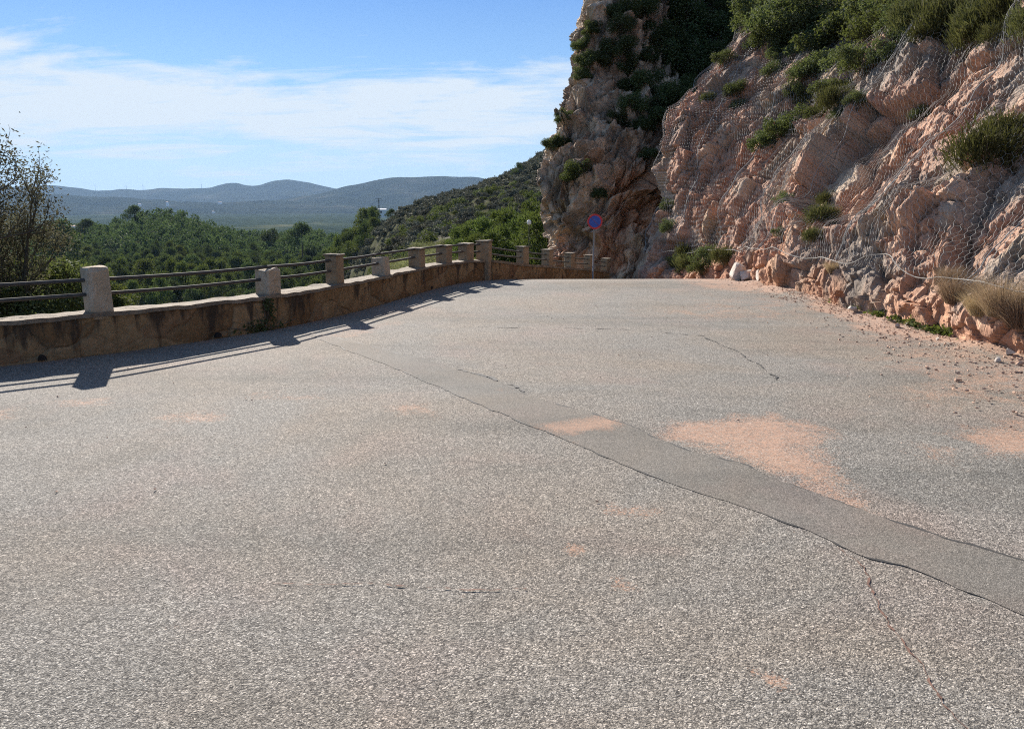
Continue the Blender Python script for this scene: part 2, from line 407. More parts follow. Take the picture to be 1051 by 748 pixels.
# --- where red soil lies on the asphalt
def to_px(P):
    v = P-np.array([0, 0, EYE]); dz = v@FW; return np.stack([CX+F*(v@RT)/dz, CY-F*(v@UP)/dz], 1)
def poly_mask(poly_px, feather, Pr=None):
    Pr = globals()['Pr'] if Pr is None else Pr
    poly = np.array([gnd(*q)[:2] for q in poly_px]); n = len(poly)
    inside = np.zeros(len(Pr), bool); dmin = np.full(len(Pr), 9e9)
    x, y = Pr[:, 0], Pr[:, 1]
    for k in range(n):
        a, b = poly[k], poly[(k+1) % n]
        c = ((a[1] > y) != (b[1] > y)) & (x < (b[0]-a[0])*(y-a[1])/(b[1]-a[1]+1e-12)+a[0]); inside ^= c
        ab = b-a; tt = np.clip(((x-a[0])*ab[0]+(y-a[1])*ab[1])/(ab@ab), 0, 1)
        dmin = np.minimum(dmin, np.hypot(x-a[0]-tt*ab[0], y-a[1]-tt*ab[1]))
    sd = np.where(inside, -dmin, dmin)
    return sstep(feather, -feather, sd)
dirt = np.zeros(len(Pr))
for poly, fe, am in [
    ([(682, 438), (740, 432), (800, 424), (848, 446), (845, 470), (868, 500), (890, 522), (850, 508), (800, 488), (740, 466), (690, 452)], .34, .95),
    ([(556, 437), (600, 431), (640, 433), (628, 440), (590, 446), (560, 447)], .10, .9),
    ([(980, 448), (1060, 428), (1100, 470), (1020, 470)], .3, .9),
    ([(900, 400), (1010, 380), (1040, 410), (960, 420)], .45, .55),
    ([(930, 455), (1000, 462), (980, 480), (940, 470)], .3, .6),
    ([(578, 560), (592, 556), (600, 566), (588, 572)], .07, .86), ([(628, 592), (648, 590), (650, 602), (634, 604)], .07, .84),
    ([(776, 686), (800, 690), (815, 706), (796, 704)], .07, .84), ([(610, 518), (670, 520), (660, 530), (620, 528)], .14, .62),
    ([(400, 416), (440, 414), (440, 426), (404, 428)], .2, .66), ([(160, 424), (225, 420), (225, 430), (165, 432)], .2, .64),
    ([(60, 412), (110, 408), (115, 416), (65, 418)], .2, .64), ([(-20, 420), (15, 418), (10, 430), (-20, 432)], .2, .66),
    ([(250, 400), (330, 404), (320, 414), (255, 412)], .3, .44), ([(330, 345), (420, 322), (430, 330), (350, 352)], .3, .38),
    ([(640, 320), (760, 300), (880, 318), (860, 330), (700, 330)], .8, .36)]:
    dirt = np.maximum(dirt, am*poly_mask(poly, fe))
foot_x = np.interp(Pr[:, 1], [0, 6, 8.4, 13, 18], [6.1, 5.6, 5.5, 5.36, 5.25])
gap = foot_x-Pr[:, 0]
def soil_rise(x, y):
    fx_ = np.interp(y, [0, 6, 8.4, 13, 18], [6.1, 5.6, 5.5, 5.36, 5.25]); q_ = np.stack([x*1.7, y*1.7, np.zeros(len(x))], 1)
    return sstep(.55, -.1, fx_-x)*(.02+.07*np.clip(fbm(q_, 3, 77)+.35, 0, 1))*sstep(19, 16, y)
Pr[:, 2] += soil_rise(Pr[:, 0], Pr[:, 1])
dirt = np.maximum(dirt, .85*sstep(.85, .05, gap+.5*vnoise(Pr*.8, 9)+.25*vnoise(Pr*3, 10)))
dirt = np.maximum(dirt, .5*sstep(2.4, .6, gap+.7*vnoise(Pr*.9, 11))*sstep(13, 9, Pr[:, 1]))
dirt = np.maximum(dirt, .8*sstep(2.4, .6, (5.3-Pr[:, 0])+.5*vnoise(Pr*.8, 3))*sstep(13.5, 16, Pr[:, 1]))
dirt = np.maximum(dirt, .42*sstep(.5, .05, Pr[:, 0]-np.repeat(XL, nxr)))
me = np_mesh('road', Pr, grid_faces(len(ys), nxr)[:, ::-1], M_road, True); fattr(me, 'dirt', dirt)
tag(obj('road', me), kind='structure')

# --- trench repair strip and its tarred edges, cracks
def dense(px, n, jit=0.0, k=0):
    q = np.array([gnd(*a)[:2] for a in px]); s = np.concatenate([[0], np.cumsum(np.linalg.norm(np.diff(q, axis=0), axis=1))])
    u = np.linspace(0, s[-1], n); p = np.stack([np.interp(u, s, q[:, 0]), np.interp(u, s, q[:, 1])], 1)
    # round off the corners
    for _ in range(3): p[1:-1] = .25*p[:-2]+.5*p[1:-1]+.25*p[2:]
    if jit:
        a = np.zeros((n, 3)); a[:, 0] = u*5; a[:, 1] = k
        tg = np.gradient(p, axis=0); tg /= np.linalg.norm(tg, axis=1)[:, None]
        p = p+np.stack([-tg[:, 1], tg[:, 0]], 1)*(jit*fbm(a, 4, k))[:, None]
    return p
def lift(p, h): 
    z = zr(p[:, 1])+.012*vnoise(np.stack([p[:, 0]*.5+3, p[:, 1]*.5+3, np.full(len(p), 3.)], 1), 5)+h
    return np.stack([p[:, 0], p[:, 1], z], 1)
upE = [(318, 342), (355, 350), (420, 366), (480, 380), (520, 396), (545, 408), (600, 424), (648, 437), (668, 448), (700, 461), (740, 471), (770, 478), (786, 488), (830, 504), (880, 524), (960, 549), (1051, 577), (1200, 622)]
loE = [(318, 345), (360, 362), (410, 380), (460, 402), (520, 428), (580, 452), (650, 480), (720, 507), (760, 520), (830, 544), (866, 563), (890, 574), (930, 580), (960, 592), (1051, 632), (1200, 690)]
A = dense(upE, 420, .03, 1); B = dense(loE, 420, .03, 2)
st = np.linspace(0, 1, 31)[None, :, None]; G = A[:, None]*(1-st)+B[:, None]*st
Gp = lift(G.reshape(-1, 2), .003); me = np_mesh('asphalt_patch', Gp, grid_faces(420, 31), M_patch, True)
fattr(me, 'dirt', np.maximum(.95*poly_mask([(556, 437), (600, 430), (642, 432), (630, 441), (590, 447), (560, 448)], .22, Gp)*1.05, .1))
tag(obj('asphalt_patch', me), kind='structure')
def ribbon(name, p, wid, mat, h, kind='structure'):
    n = len(p); tg = np.gradient(p, axis=0); tg /= np.linalg.norm(tg, axis=1)[:, None]+1e-9
    nn = np.stack([-tg[:, 1], tg[:, 0]], 1); a = np.zeros((n, 3)); a[:, 0] = np.arange(n)*(.21 if n < 600 else .06)
    ww = wid*np.clip(.5+(2.2 if n < 600 else 1.2)*fbm(a, 5, int(h*1e5)), .02 if n < 600 else .2, 2.4)
    a[:, 1] = 9; off = wid*.7*fbm(a*.7, 3, 4)
    c = p+nn*off[:, None]
    v = np.concatenate([lift(c+nn*ww[:, None]/2, h)[:, None], lift(c-nn*ww[:, None]/2, h)[:, None]], 1).reshape(-1, 3)
    o = obj(name, np_mesh(name, v, grid_faces(n, 2)[:, ::-1], mat)); tag(o, kind=kind); return o
ribbon('tar_seam', A, .017, M_tar, .0036); ribbon('tar_seam', B, .011, M_tar, .0038)
ribbon('road_crack', dense([(866, 563), (885, 590), (905, 625), (935, 665), (960, 700), (990, 735), (1030, 800)], 900, .05, 3), .011, M_crack, .0035)
ribbon('road_crack', dense([(480, 336), (560, 337), (640, 338), (720, 345), (760, 362), (800, 390)], 260, .05, 4), .02, M_tar, .0062)
ribbon('road_crack', dense([(280, 600), (380, 598), (480, 604), (540, 602)], 200, .03, 5), .006, M_crack, .0064)
ribbon('road_crack', dense([(470, 378), (500, 386), (530, 398), (540, 405)], 120, .05, 6), .03, M_tar, .0066)

# ------------------------------------------------------------------ rock surfaces
def crom(C, u, axis):                     # Catmull-Rom along an axis of a control net, u in [0,n-1]
    n = C.shape[axis]; C = np.moveaxis(C, axis, 0)
    i = np.clip(np.floor(u).astype(int), 0, n-2); f = (u-i)[(...,)+(None,)*(C.ndim-1)]
    p0 = C[np.clip(i-1, 0, n-1)]; p1 = C[i]; p2 = C[i+1]; p3 = C[np.clip(i+2, 0, n-1)]
    r = .5*(2*p1+(p2-p0)*f+(2*p0-5*p1+4*p2-p3)*f**2+(-p0+3*p1-3*p2+p3)*f**3)
    return np.moveaxis(r, 0, axis)
def span_samples(C, axis, step):          # parameters giving roughly even spacing
    d = np.linalg.norm(np.diff(C, axis=axis), axis=-1); d = d.max(axis=1-axis)
    out = []
    for k, L in enumerate(d):
        m = max(2, int(L/step(k) if callable(step) else L/step)); out.append(k+np.arange(m)/m)
    return np.concatenate(out+[[len(d)]])
def surface(C, su, sv):
    u = span_samples(C, 0, su); v = span_samples(C, 1, sv)
    u[-1] -= 1e-9; v[-1] -= 1e-9
    S = crom(crom(C, u, 0), v, 1)
    du = np.gradient(S, axis=0); dv = np.gradient(S, axis=1); n = np.cross(du, dv); n /= np.linalg.norm(n, axis=-1)[..., None]+1e-12
    return S, n, u, v
def rotv(p, ax, ang): return p @ np.array(Matrix.Rotation(ang, 3, ax)).T

# ---- the netted embankment on the right: columns of points going up the slope (near -> far end)
cols = []
def wcol(fx, fy, ty, slope, top):          # a column given in world metres
    pts = []
    for z in (-.5, 0.0, .55, 1.6, 3.0, 4.8, 7.0, top):
        x = fx+(0 if z <= 0 else .12*z/.55 if z <= .55 else .12+(z-.55)/slope)
        if z < 0: x = fx-.08
        pts.append((x, fy+ty*max(0, z), z))
    return pts
cols.append(wcol(7.2, -5, .05, 1.35, 10)); cols.append(wcol(6.4, -1, .05, 1.35, 10)); cols.append(wcol(5.95, 3, .05, 1.35, 10))
cols.append(wcol(5.72, 6, .05, 1.35, 10)); cols.append(wcol(5.58, 8.6, .06, 1.38, 10.5)); cols.append(wcol(5.45, 11.2, .08, 1.4, 10.5))
cols.append(wcol(5.4, 14, .10, 1.42, 11)); cols.append(wcol(5.28, 17.2, .12, 1.45, 11))
def pcol(lst): return [tuple(at(*q)) for q in lst]
cols.append(pcol([(752, 296, 19.4), (758, 284, 19.4), (766, 262, 19.6), (782, 220, 20.0), (812, 160, 20.8), (850, 95, 22), (890, 20, 23.6), (950, -90, 26)]))
cols.append(pcol([(712, 300, 22.6), (716, 286, 22.6), (724, 262, 22.8), (738, 215, 23.2), (765, 150, 24), (800, 85, 25.2), (835, 15, 26.8), (890, -90, 29.5)]))
cols.append(pcol([(655, 305, 26.5), (657, 286, 26.5), (664, 262, 26.7), (680, 212, 27), (690, 150, 27.5), (700, 112, 28.2), (745, 58, 29.6), (830, -60, 33)]))
e = cols[-1]
cols.append([(p[0]+.9+.05*k, p[1]+1.9+.1*k, p[2]-.25*(k > 2)) for k, p in enumerate(e)])
cols.append([(p[0]+2.6+.1*k, p[1]+3.4+.2*k, p[2]-.6*(k > 2)) for k, p in enumerate(e)])
CE = np.array(cols)
SE, NE, uE, vE = surface(CE, lambda k: (.14, .07, .045, .033, .033, .033, .036, .04, .045, .05, .06, .09)[k], lambda k: (.05, .035, .035, .035, .035, .04, .05)[k])
nu, nv = SE.shape[:2]; print('embankment grid', nu, nv)
p = SE.reshape(-1, 3); pn = NE.reshape(-1, 3)
flip = np.sign(np.mean(pn[:, 0])); pn = -pn*flip if flip > 0 else pn     # normals towards -X, the road
pw = p+.09*np.stack([vnoise(p*1.3, 1), vnoise(p*1.3, 2), vnoise(p*1.3, 3)], 1)
q = rotv(rotv(pw, 'Y', R(38)), 'X', R(18))
bz_ = rotv(rotv(np.array([[0, -1.0, .45]]), 'Y', R(38)), 'X', R(18))[0]      # broken steps face the road's near end and downwards
def bs(sc, a): return tuple(a*bz_/np.array(sc)*np.mean(sc))
q2 = rotv(rotv(pw, 'Y', R(30)), 'X', R(10))
s1, s2, s3 = (.34, .42, .5), (.85, 1.0, 1.25), (2.1, 2.3, 2.9)
h1, e1, r1 = facets(q2*np.array(s1), 10, tilt=.6, bias=bs(s1, .22))
h2, e2, r2 = facets(q2*np.array(s2), 20, tilt=.75, bias=bs(s2, .35))
h3, e3, r3 = facets(q2*np.array(s3)+.12*np.stack([vnoise(p*5, 91), vnoise(p*5, 92), vnoise(p*5, 93)], 1), 30, tilt=.8, bias=bs(s3, .3))
h4, e4, r4 = facets(q2*np.array([5.6, 6., 7.2]), 40, tilt=.8)
amp = .45+.55*sstep(-.1, .5, fbm(p*.35, 3, 60))
D = .36*h1+.29*h2+(.19*h3+.075*h4)*amp-.17*np.exp(-e1/.016)-.17*np.exp(-e2/.022)-.05*np.exp(-e3/.03)+.07*fbm(p*.9, 4, 66)
zrel = p[:, 2]-zr(p[:, 1])
h5, e5, r5 = facets(p*np.array([1.5, 1.35, 1.7])+.3, 50, tilt=.8); h6, e6, r6 = facets(p*3.6, 55, tilt=.8); h7, e7, r7 = facets(p*8.5, 58, tilt=.8)
lowf = sstep(1.15, .5, zrel+.3*vnoise(p*.9, 61))
D = D*(1-lowf)+lowf*(.34*h5+.13*h6+.05*h7-.12*np.exp(-e5/.03)+.05)
D = D*sstep(-.3, .35, zrel)*(.55+.45*sstep(.3, 1.2, zrel))-.12*sstep(.35, .75, zrel)*sstep(1.3, .8, zrel)*sstep(-.2, .4, fbm(p*.6, 2, 71))
PE = p+pn*D[:, None]
# colours: blocks of pink, cream, grey; soil tint at the foot
def lerp(a, b, f): return a+(b-a)*f[:, None]
def C3(*c): return np.array(c)[None, :]
pink, cream, grey, red, dark = C3(.50, .335, .255), C3(.60, .50, .395), C3(.35, .315, .28), C3(.54, .27, .165), C3(.19, .165, .145)
tone = .5*r1+.3*r2+.2*r3+.25*fbm(p*.5, 4, 80)
big_ = fbm(p*.33, 3, 94); big2 = fbm(p*.42+40, 3, 95)
ce = lerp(pink, cream, sstep(.42, .70, tone+.35*big_)); ce = lerp(ce, grey, sstep(.54, .28, tone+.45*big2)*.95)
ce = lerp(ce, C3(.47, .36, .22), sstep(.1, .4, fbm(p*.55+9, 4, 96))*.5)
pxy = to_px(PE)
ribz = np.exp(-((pxy[:, 0]-697)/11)**2)*sstep(100, 125, pxy[:, 1])*sstep(270, 230, pxy[:, 1]); ce = lerp(ce, C3(.55, .48, .40), ribz*.8)
redz = sstep(860, 780, pxy[:, 0]+30*vnoise(p*.9, 82))*sstep(-.35, .3, fbm(p*.7, 4, 83)); ce = lerp(ce, lerp(red, pink, r3), redz*.8)
ce = lerp(ce, dark, sstep(.72, .85, r2)*.6*sstep(.15, .45, r3)); ce = lerp(ce, C3(.48, .27, .17), sstep(1.0, .2, zrel)*sstep(-.3, .3, fbm(p*1.1, 3, 85))*.75)
ce = ce*np.array([[.88, .80, .73]]); stv = fbm(np.stack([p[:, 1]*1.3+.4*p[:, 2], p[:, 2]*.22, p[:, 0]*.22], 1), 4, 97)
ce = lerp(ce, C3(.17, .145, .125), sstep(.12, .4, stv)*.6); ce = lerp(ce, red, sstep(.08, .4, fbm(p*.8, 4, 88))*.5); ce = ce*(.74+.32*r3+.2*r4)[:, None]
me = np_mesh('rock_slope', PE, grid_faces(nu, nv), M_rock); cattr(me, 'rc', ce)
tag(obj('rock_slope', me), kind='structure')
BV_E = BVHTree.FromPolygons(PE.tolist(), grid_faces(nu, nv).tolist())

# ---- the cliff buttress at the end of the road: rows from the foot up, columns left -> right
rowsC = [  # (px,py,Y) per column: back wrap, silhouette, 3 face columns, right end behind the embankment
    [(600, 300, 46), (572, 300, 33.5), (600, 305, 31), (632, 306, 29.8), (672, 306, 29.5), (720, 306, 31)],
    [(600, 276, 46), (570, 272, 33.5), (598, 280, 31), (630, 284, 29.8), (670, 284, 29.6), (720, 284, 31.5)],
    [(600, 248, 46), (566, 250, 33.6), (594, 252, 31.3), (628, 250, 30.6), (668, 250, 30.6), (722, 250, 32)],
    [(600, 205, 47), (554, 205, 34), (590, 208, 31.6), (630, 205, 31.2), (668, 205, 31.9), (725, 205, 33)],
    [(612, 165, 48), (553, 172, 34.8), (592, 168, 32.4), (634, 165, 31.9), (676, 165, 32.2), (730, 160, 34)],
    [(630, 125, 50), (569, 128, 36), (604, 128, 33.6), (640, 125, 33.2), (684, 122, 34), (740, 115, 36)],
    [(650, 80, 52), (588, 84, 37.6), (618, 84, 35.4), (650, 80, 35.3), (698, 75, 36.8), (760, 65, 39)],
    [(670, 30, 54), (597, 36, 39.2), (630, 34, 37.2), (664, 30, 37.6), (715, 25, 40), (785, 10, 42)],
    [(700, -40, 57), (622, -34, 42), (660, -36, 41), (700, -42, 42), (750, -50, 45), (830, -70, 47)],
    [(740, -130, 60), (665, -130, 48), (710, -135, 48), (750, -140, 49), (810, -150, 52), (880, -170, 54)]]
CC = np.array([[at(*q) for q in r] for r in rowsC]).transpose(1, 0, 2)      # [col,row]
SC, NC, uC, vC = surface(CC, lambda k: (.09, .05, .05, .05, .06)[k], .052)
nuC, nvC = SC.shape[:2]; print('cliff grid', nuC, nvC)
p = SC.reshape(-1, 3)+0; pn = NC.reshape(-1, 3)
if np.mean(pn[:, 1]) > 0: pn = -pn
face = np.clip(-pn[:, 1]*1.5-.2, 0, 1)
pw = p+.40*np.stack([fbm(p*.45, 3, 101), fbm(p*.45, 3, 102), fbm(p*.45, 3, 103)], 1)+.12*np.stack([vnoise(p*2, 1), vnoise(p*2, 2), vnoise(p*2, 3)], 1)
q = rotv(pw, 'Y', R(-24))                  # beds lean up to the right
h1, e1, r1 = facets(q*np.array([.42, .35, .19]), 110, tilt=.6)
h2, e2, r2 = facets(q*np.array([1.15, .8, .5]), 120, tilt=.65)
h3, e3, r3 = facets(q*np.array([2.6, 2.0, 1.4]), 130, tilt=.6)
rib = fbm(q*np.array([.95, .6, .26]), 4, 140, ridged=True)
rib2 = fbm(q*np.array([2.6, 1.6, .75]), 3, 150, ridged=True)
h4, e4, r4 = facets(q*np.array([5.5, 4.4, 3.2]), 180, tilt=.7)
D = .5*h1+.42*h2+.21*h3+.075*h4+.24*rib+.14*rib2-.22*np.exp(-e1/.05)-.12*np.exp(-e2/.05)
def saw(u): f = u-np.floor(u); return np.where(f < .14, f/.14, 1-(f-.14)/.86)
wq = fbm(p*.28, 3, 171)*1.6+fbm(p*.9, 3, 172)*.35
u1 = (p[:, 0]*.95-p[:, 2]*.30)/1.75+wq; u2 = (p[:, 0]*.9-p[:, 2]*.42)/.62+wq*1.9+.25*fbm(p*2.2, 2, 173)
D += face*.95*saw(u1)*(.55+.45*sstep(-.3, .3, fbm(p*.4, 2, 174)))+face*.34*saw(u2)*sstep(-.35, .25, fbm(p*.6, 3, 175))-.5
D += .28
D *= sstep(-2.5, -1.2, p[:, 2])*.7+.3
pxy0 = to_px(p)
cave = np.exp(-(((pxy0[:, 0]-652)/20)**2+((pxy0[:, 1]-205)/34)**2)); D -= .55*cave
PC = p+pn*D[:, None]
gb, br, og, tan_ = C3(.40, .33, .265), C3(.27, .20, .15), C3(.60, .28, .14), C3(.60, .50, .38)
tone = .4*r1+.35*r2+.25*r3+.22*fbm(p*.6, 4, 160)
cc = lerp(br, gb, sstep(.25, .5, tone)); cc = lerp(cc, tan_, sstep(.55, .8, tone)*.8)
orange = np.exp(-(((pxy0[:, 0]-655)/36)**2+((pxy0[:, 1]-212)/50)**2)*.9)+.75*np.exp(-(((pxy0[:, 0]-600)/50)**2+((pxy0[:, 1]-272)/18)**2))
orange = sstep(.35, .75, orange+.35*fbm(p*.8, 4, 161)); cc = lerp(cc, lerp(og, tan_, r3*.5), orange*.85)
mid = sstep(.35, .6, fbm(p*.35, 3, 165)+.2); cc = lerp(cc, C3(.30, .19, .14), mid*.35)
cc = lerp(cc, C3(.12, .10, .085), sstep(.02, .3, fbm(p*1.6, 5, 190, .6))*.62*(1-orange*.7))
cc = cc*np.array([[1.17, 1.06, .94]])*(.8+.25*r3+.2*r4)[:, None]
me = np_mesh('rock_cliff', PC, grid_faces(nuC, nvC), M_cliff); cattr(me, 'rc', cc)
tag(obj('rock_cliff', me), kind='structure')
BV_C = BVHTree.FromPolygons(PC.tolist(), grid_faces(nuC, nvC).tolist())

# ------------------------------------------------------------------ rockfall netting over the embankment
Dg = (np.sum((PE-SE.reshape(-1, 3))*(-1 if False else 1)*NE.reshape(-1, 3), 1)).reshape(nu, nv)
sgn = 1.0
if np.mean(NE[..., 0]) > 0: sgn = -1.0
Dg = Dg*sgn; NEo = NE*sgn                  # outward displacement, outward normals
def boxf(a, r, ax, fn):
    out = a.copy(); n = a.shape[ax]
    for s in range(1, r+1):
        b = np.take(a, np.clip(np.arange(n)+s, 0, n-1), ax); c = np.take(a, np.clip(np.arange(n)-s, 0, n-1), ax)
        out = fn(out, b); out = fn(out, c)
    return out
mx = boxf(boxf(Dg, 7, 0, np.maximum), 7, 1, np.maximum)
mx = boxf(boxf(mx, 8, 0, np.add)/17, 8, 1, np.add)/17
net = np.maximum(mx-.05, boxf(boxf(Dg, 3, 0, np.maximum), 3, 1, np.maximum))+.02
net = boxf(boxf(net, 2, 0, np.add)/5, 2, 1, np.add)/5+.01
fold = fbm(np.stack([np.repeat(uE[:, None], nv, 1)*2.6, np.repeat(vE[None], nu, 0)*.25, np.zeros((nu, nv))], -1).reshape(-1, 3), 3, 200, ridged=True).reshape(nu, nv)
net = net+.05*np.clip(fold, 0, 1)
NS = SE+NEo*net[..., None]
# arc-length coordinates along the middle row / a typical column
su_ = np.concatenate([[0], np.cumsum(np.linalg.norm(np.diff(SE[:, nv//3], axis=0), axis=1))])
kc = int(np.argmin(np.abs(uE-6))); sv_ = np.concatenate([[0], np.cumsum(np.linalg.norm(np.diff(SE[kc], axis=0), axis=1))])
def net_pt(s, v):
    a = np.interp(s, su_, np.arange(nu)); b = np.interp(v, sv_, np.arange(nv))
    i = np.clip(np.floor(a).astype(int), 0, nu-2); j = np.clip(np.floor(b).astype(int), 0, nv-2); fa = (a-i)[:, None]; fb = (b-j)[:, None]
    return NS[i, j]*(1-fa)*(1-fb)+NS[i+1, j]*fa*(1-fb)+NS[i, j+1]*(1-fa)*fb+NS[i+1, j+1]*fa*fb
def wires(Pa, Pb, r):                      # three-sided wires between point pairs
    d = Pb-Pa; d /= np.linalg.norm(d, axis=1)[:, None]+1e-9
    a = np.cross(d, np.array([.3, .2, .93])); a /= np.linalg.norm(a, axis=1)[:, None]+1e-9; b = np.cross(d, a)
    V = []
    for P in (Pa, Pb):
        for k in range(3): th = 2.094*k; V.append(P+r*(a*math.cos(th)+b*math.sin(th)))
    V = np.stack(V, 1).reshape(-1, 3); n = len(Pa); o = np.arange(n)[:, None]*6
    Fq = np.concatenate([o+np.array([[k, (k+1) % 3, 3+(k+1) % 3, 3+k]]) for k in range(3)])
    return V, Fq
def vat(z): return float(np.interp(z, SE[kc, :, 2], sv_))
def sat(u): return float(np.interp(u, uE, su_))
hem0 = vat(.62)
edges_u = [1.2, 3.0, 4.35, 5.6, 6.75, 7.9, 8.75, 9.45, 10.25]
net_lab = ['wire netting panel over pale rock beside the dry grass clumps at the near end', 'wire netting panel over the dark rock hollow below the big broom bush',
    'wire netting panel over blocky pink rock above the arched gap in its hem', 'wire netting panel draped over the diagonal green broom bush in the rock cleft',
    'wire netting panel over the grey rock above the white boulders at the foot', 'wire netting panel folded over reddish rock behind the green roadside bushes',
    'wire netting panel over the red rock face between pale boulder rib and roadside bushes', 'wire netting panel hanging down the far edge of the red slope beside the shaded cliff']
HW = .105
for k in range(len(edges_u)-1):
    s0, s1 = sat(edges_u[k])-.14, sat(edges_u[k+1])+.14
    v1 = vat(8.2 if k > 2 else 7.0)
    far = k >= 5
    hw = HW*(1.0 if not far else 1.15); hh = hw*1.05
    ns = int((s1-s0)/hw); nv_ = int((v1-hem0)/hh)
    I, J = np.meshgrid(np.arange(ns), np.arange(nv_), indexing='ij'); I = I.ravel(); J = J.ravel()
    sh = (J % 2)*.5
    s = s0+(I+sh)*hw; v = hem0+J*hh
    def pt(ds, dv):
        S_ = s+ds*hw; V_ = v+dv*hh
        jit = .006*np.sin(S_*37.1+V_*11.3)
        return net_pt(S_+jit, V_+.006*np.sin(S_*17.7-V_*29.))
    a = pt(0, -.28); b = pt(0, .28); c = pt(.5, .72); d = pt(-.5, .72)
    V, Fq = wires(np.concatenate([a, b, b]), np.concatenate([b, c, d]), .0024 if not far else .003)
    o = obj('rockfall_net', np_mesh('rockfall_net', V, Fq, M_wire))
    tag(o, net_lab[k], 'netting', 'wire netting panels on the rock slope')
    m = MB(); ss = np.linspace(s0+.12, s1-.12, 26)
    lift_ = .10*np.exp(-((ss-sat(5.05))/.55)**2)
    hp = net_pt(ss, np.full(26, hem0)+.03*np.sin(ss*3.1)+lift_*2); hp = hp+np.array([-.09, 0, .03]); m.tube(hp, .0065, 5)
    m.build('hem_cable', M_cable, o)
    m = MB(); vv_ = np.linspace(hem0, v1, 60); m.tube(net_pt(np.full(60, s1-.14)+.05*np.sin(vv_*1.7+k), vv_)+np.array([-.012, 0, .0]), .007, 5)
    m.build('lacing_cable', M_wire, o)

# ------------------------------------------------------------------ terrain beyond the wall
tp = []                                    # (px, Y, tan of elevation)
def T(px, Y, py=None, z=None): tp.append((px, Y, (213.3-py)/F/(1.0) if py is not None else (z-EYE)/Y))
for px in (-900, -400, -100, 60, 150, 250, 330):
    for Y, z in ((7, -1.6), (13, -2.6), (25, -9), (60, -24), (140, -38), (220, -40)): T(px, Y, z=z)
ridge = {-900: 244, -400: 246, -100: 250, 60: 251, 110: 242, 150: 234, 185: 233, 220: 243, 260: 252, 330: 250}
for px, py in ridge.items():
    T(px, 300, 306); T(px, 400, 290); T(px, 500, .5*290+.5*py); T(px, 580, .15*290+.85*py); T(px, 640, py); T(px, 720, py+4); T(px, 900, z=-66); T(px, 1150, z=-78)
for px in (390,):
    T(px, 22, z=-3.2); T(px, 38, 304); T(px, 55, 296); T(px, 75, 291); T(px, 110, 286); T(px, 160, 276)
    T(px, 240, 240); T(px, 320, 233); T(px, 420, 238); T(px, 600, z=-45); T(px, 1000, z=-72)
for px, rp, bz in ((430, 213, -17), (470, 203, -13), (505, 192, -10), (556, 172, -8), (620, 150, -6), (760, 110, -4), (1000, 60, -2), (1500, 0, 2), (2200, 0, 2)):
    T(px, 22, z=min(-3.2, bz*.45)); T(px, 38, 297 if px < 600 else 270); T(px, 55, 288 if px < 600 else 260); T(px, 75, 280 if px < 600 else 250); T(px, 110, .72*276+.28*rp); T(px, 160, .38*268+.62*rp); T(px, 230, rp)
    if px < 540: T(px, 330, rp+14); T(px, 600, z=-40); T(px, 1000, z=-70)
    else: T(px, 330, rp-10); T(px, 600, rp-5); T(px, 1000, rp+10)
for px in (-900, -400, -100, 60, 150, 250, 330, 390, 430, 470, 505, 556, 620, 760, 1000, 1500, 2200):
    T(px, 1700, z=-82); T(px, 3200, z=-84); T(px, 6000, z=-66); T(px, 9500, z=-40); T(px, 16000, z=-30)
    T(px, 3, z=-1.2)
tp = np.array(tp)
def thet(px): return np.arctan((px-CX)/F)
TX = np.stack([thet(tp[:, 0])*3.2, np.log(tp[:, 1])], 1)
def kern(a, b): return np.linalg.norm(a[:, None]-b[None], axis=2)
Kmat = np.block([[kern(TX, TX)+np.eye(len(TX))*.012, np.ones((len(TX), 1))], [np.ones((1, len(TX))), np.zeros((1, 1))]])
Wt = np.linalg.solve(Kmat, np.concatenate([tp[:, 2], [0]]))
def terr(x, y):
    yy_ = np.maximum(y, 2.5); th = np.clip(np.arctan2(x, yy_), R(-62), R(66))
    r_ = np.maximum(np.hypot(x, y)*np.cos(th), 2.5)
    Qp = np.stack([th*3.2, np.log(r_)], 1)
    e = np.concatenate([kern(Qp[a:a+20000], TX)@Wt[:-1] for a in range(0, len(Qp), 20000)])+Wt[-1]
    z = EYE+e*r_
    P3 = np.stack([x, y, np.zeros_like(x)], 1)
    z = z+np.clip((r_-25)/150, 0, 1)*(1.6*fbm(P3/38, 4, 300))+np.clip((r_-600)/2000, 0, 1)*(14*fbm(P3/700, 4, 310))
    return z
# beside the road the ground lies just below it and falls away past the wall
def terrain_z(x, y):
    z = terr(x, y)
    out = wall_x(np.clip(y, -30, 40))-x                  # metres outside the wall line
    zin = zr(np.clip(y, -30, 30))-.35
    shelf = zin-.15-.55*np.clip(out-.25, 0, None)
    wgt = sstep(12, 3, out)*sstep(44, 28, y)
    zl = np.minimum(z, shelf)*1.0
    z = np.where(out > 0, shelf*wgt+z*(1-wgt), z)
    z = np.where((out <= .3) & (y < 36), np.minimum(z, zin), z)
    return z
ths = np.concatenate([np.linspace(-180, -66, 40)[:-1], np.linspace(-66, -36, 60)[:-1], np.linspace(-36, 8, 420)[:-1], np.linspace(8, 60, 90)[:-1], np.linspace(60, 180, 40)])
rs = np.concatenate([np.geomspace(2.2, 26, 70)[:-1], np.geomspace(26, 1200, 260)[:-1], np.geomspace(1200, 19000, 90)])
TH, RR = np.meshgrid(R(1)*ths, rs, indexing='ij')
x = (RR*np.sin(TH)).ravel(); y = (RR*np.cos(TH)).ravel()
Pt = np.stack([x, y, terrain_z(x, y)], 1)
gm, t = material('valley_ground'); p_ = t.new('ShaderNodeTexCoord').outputs['Object']
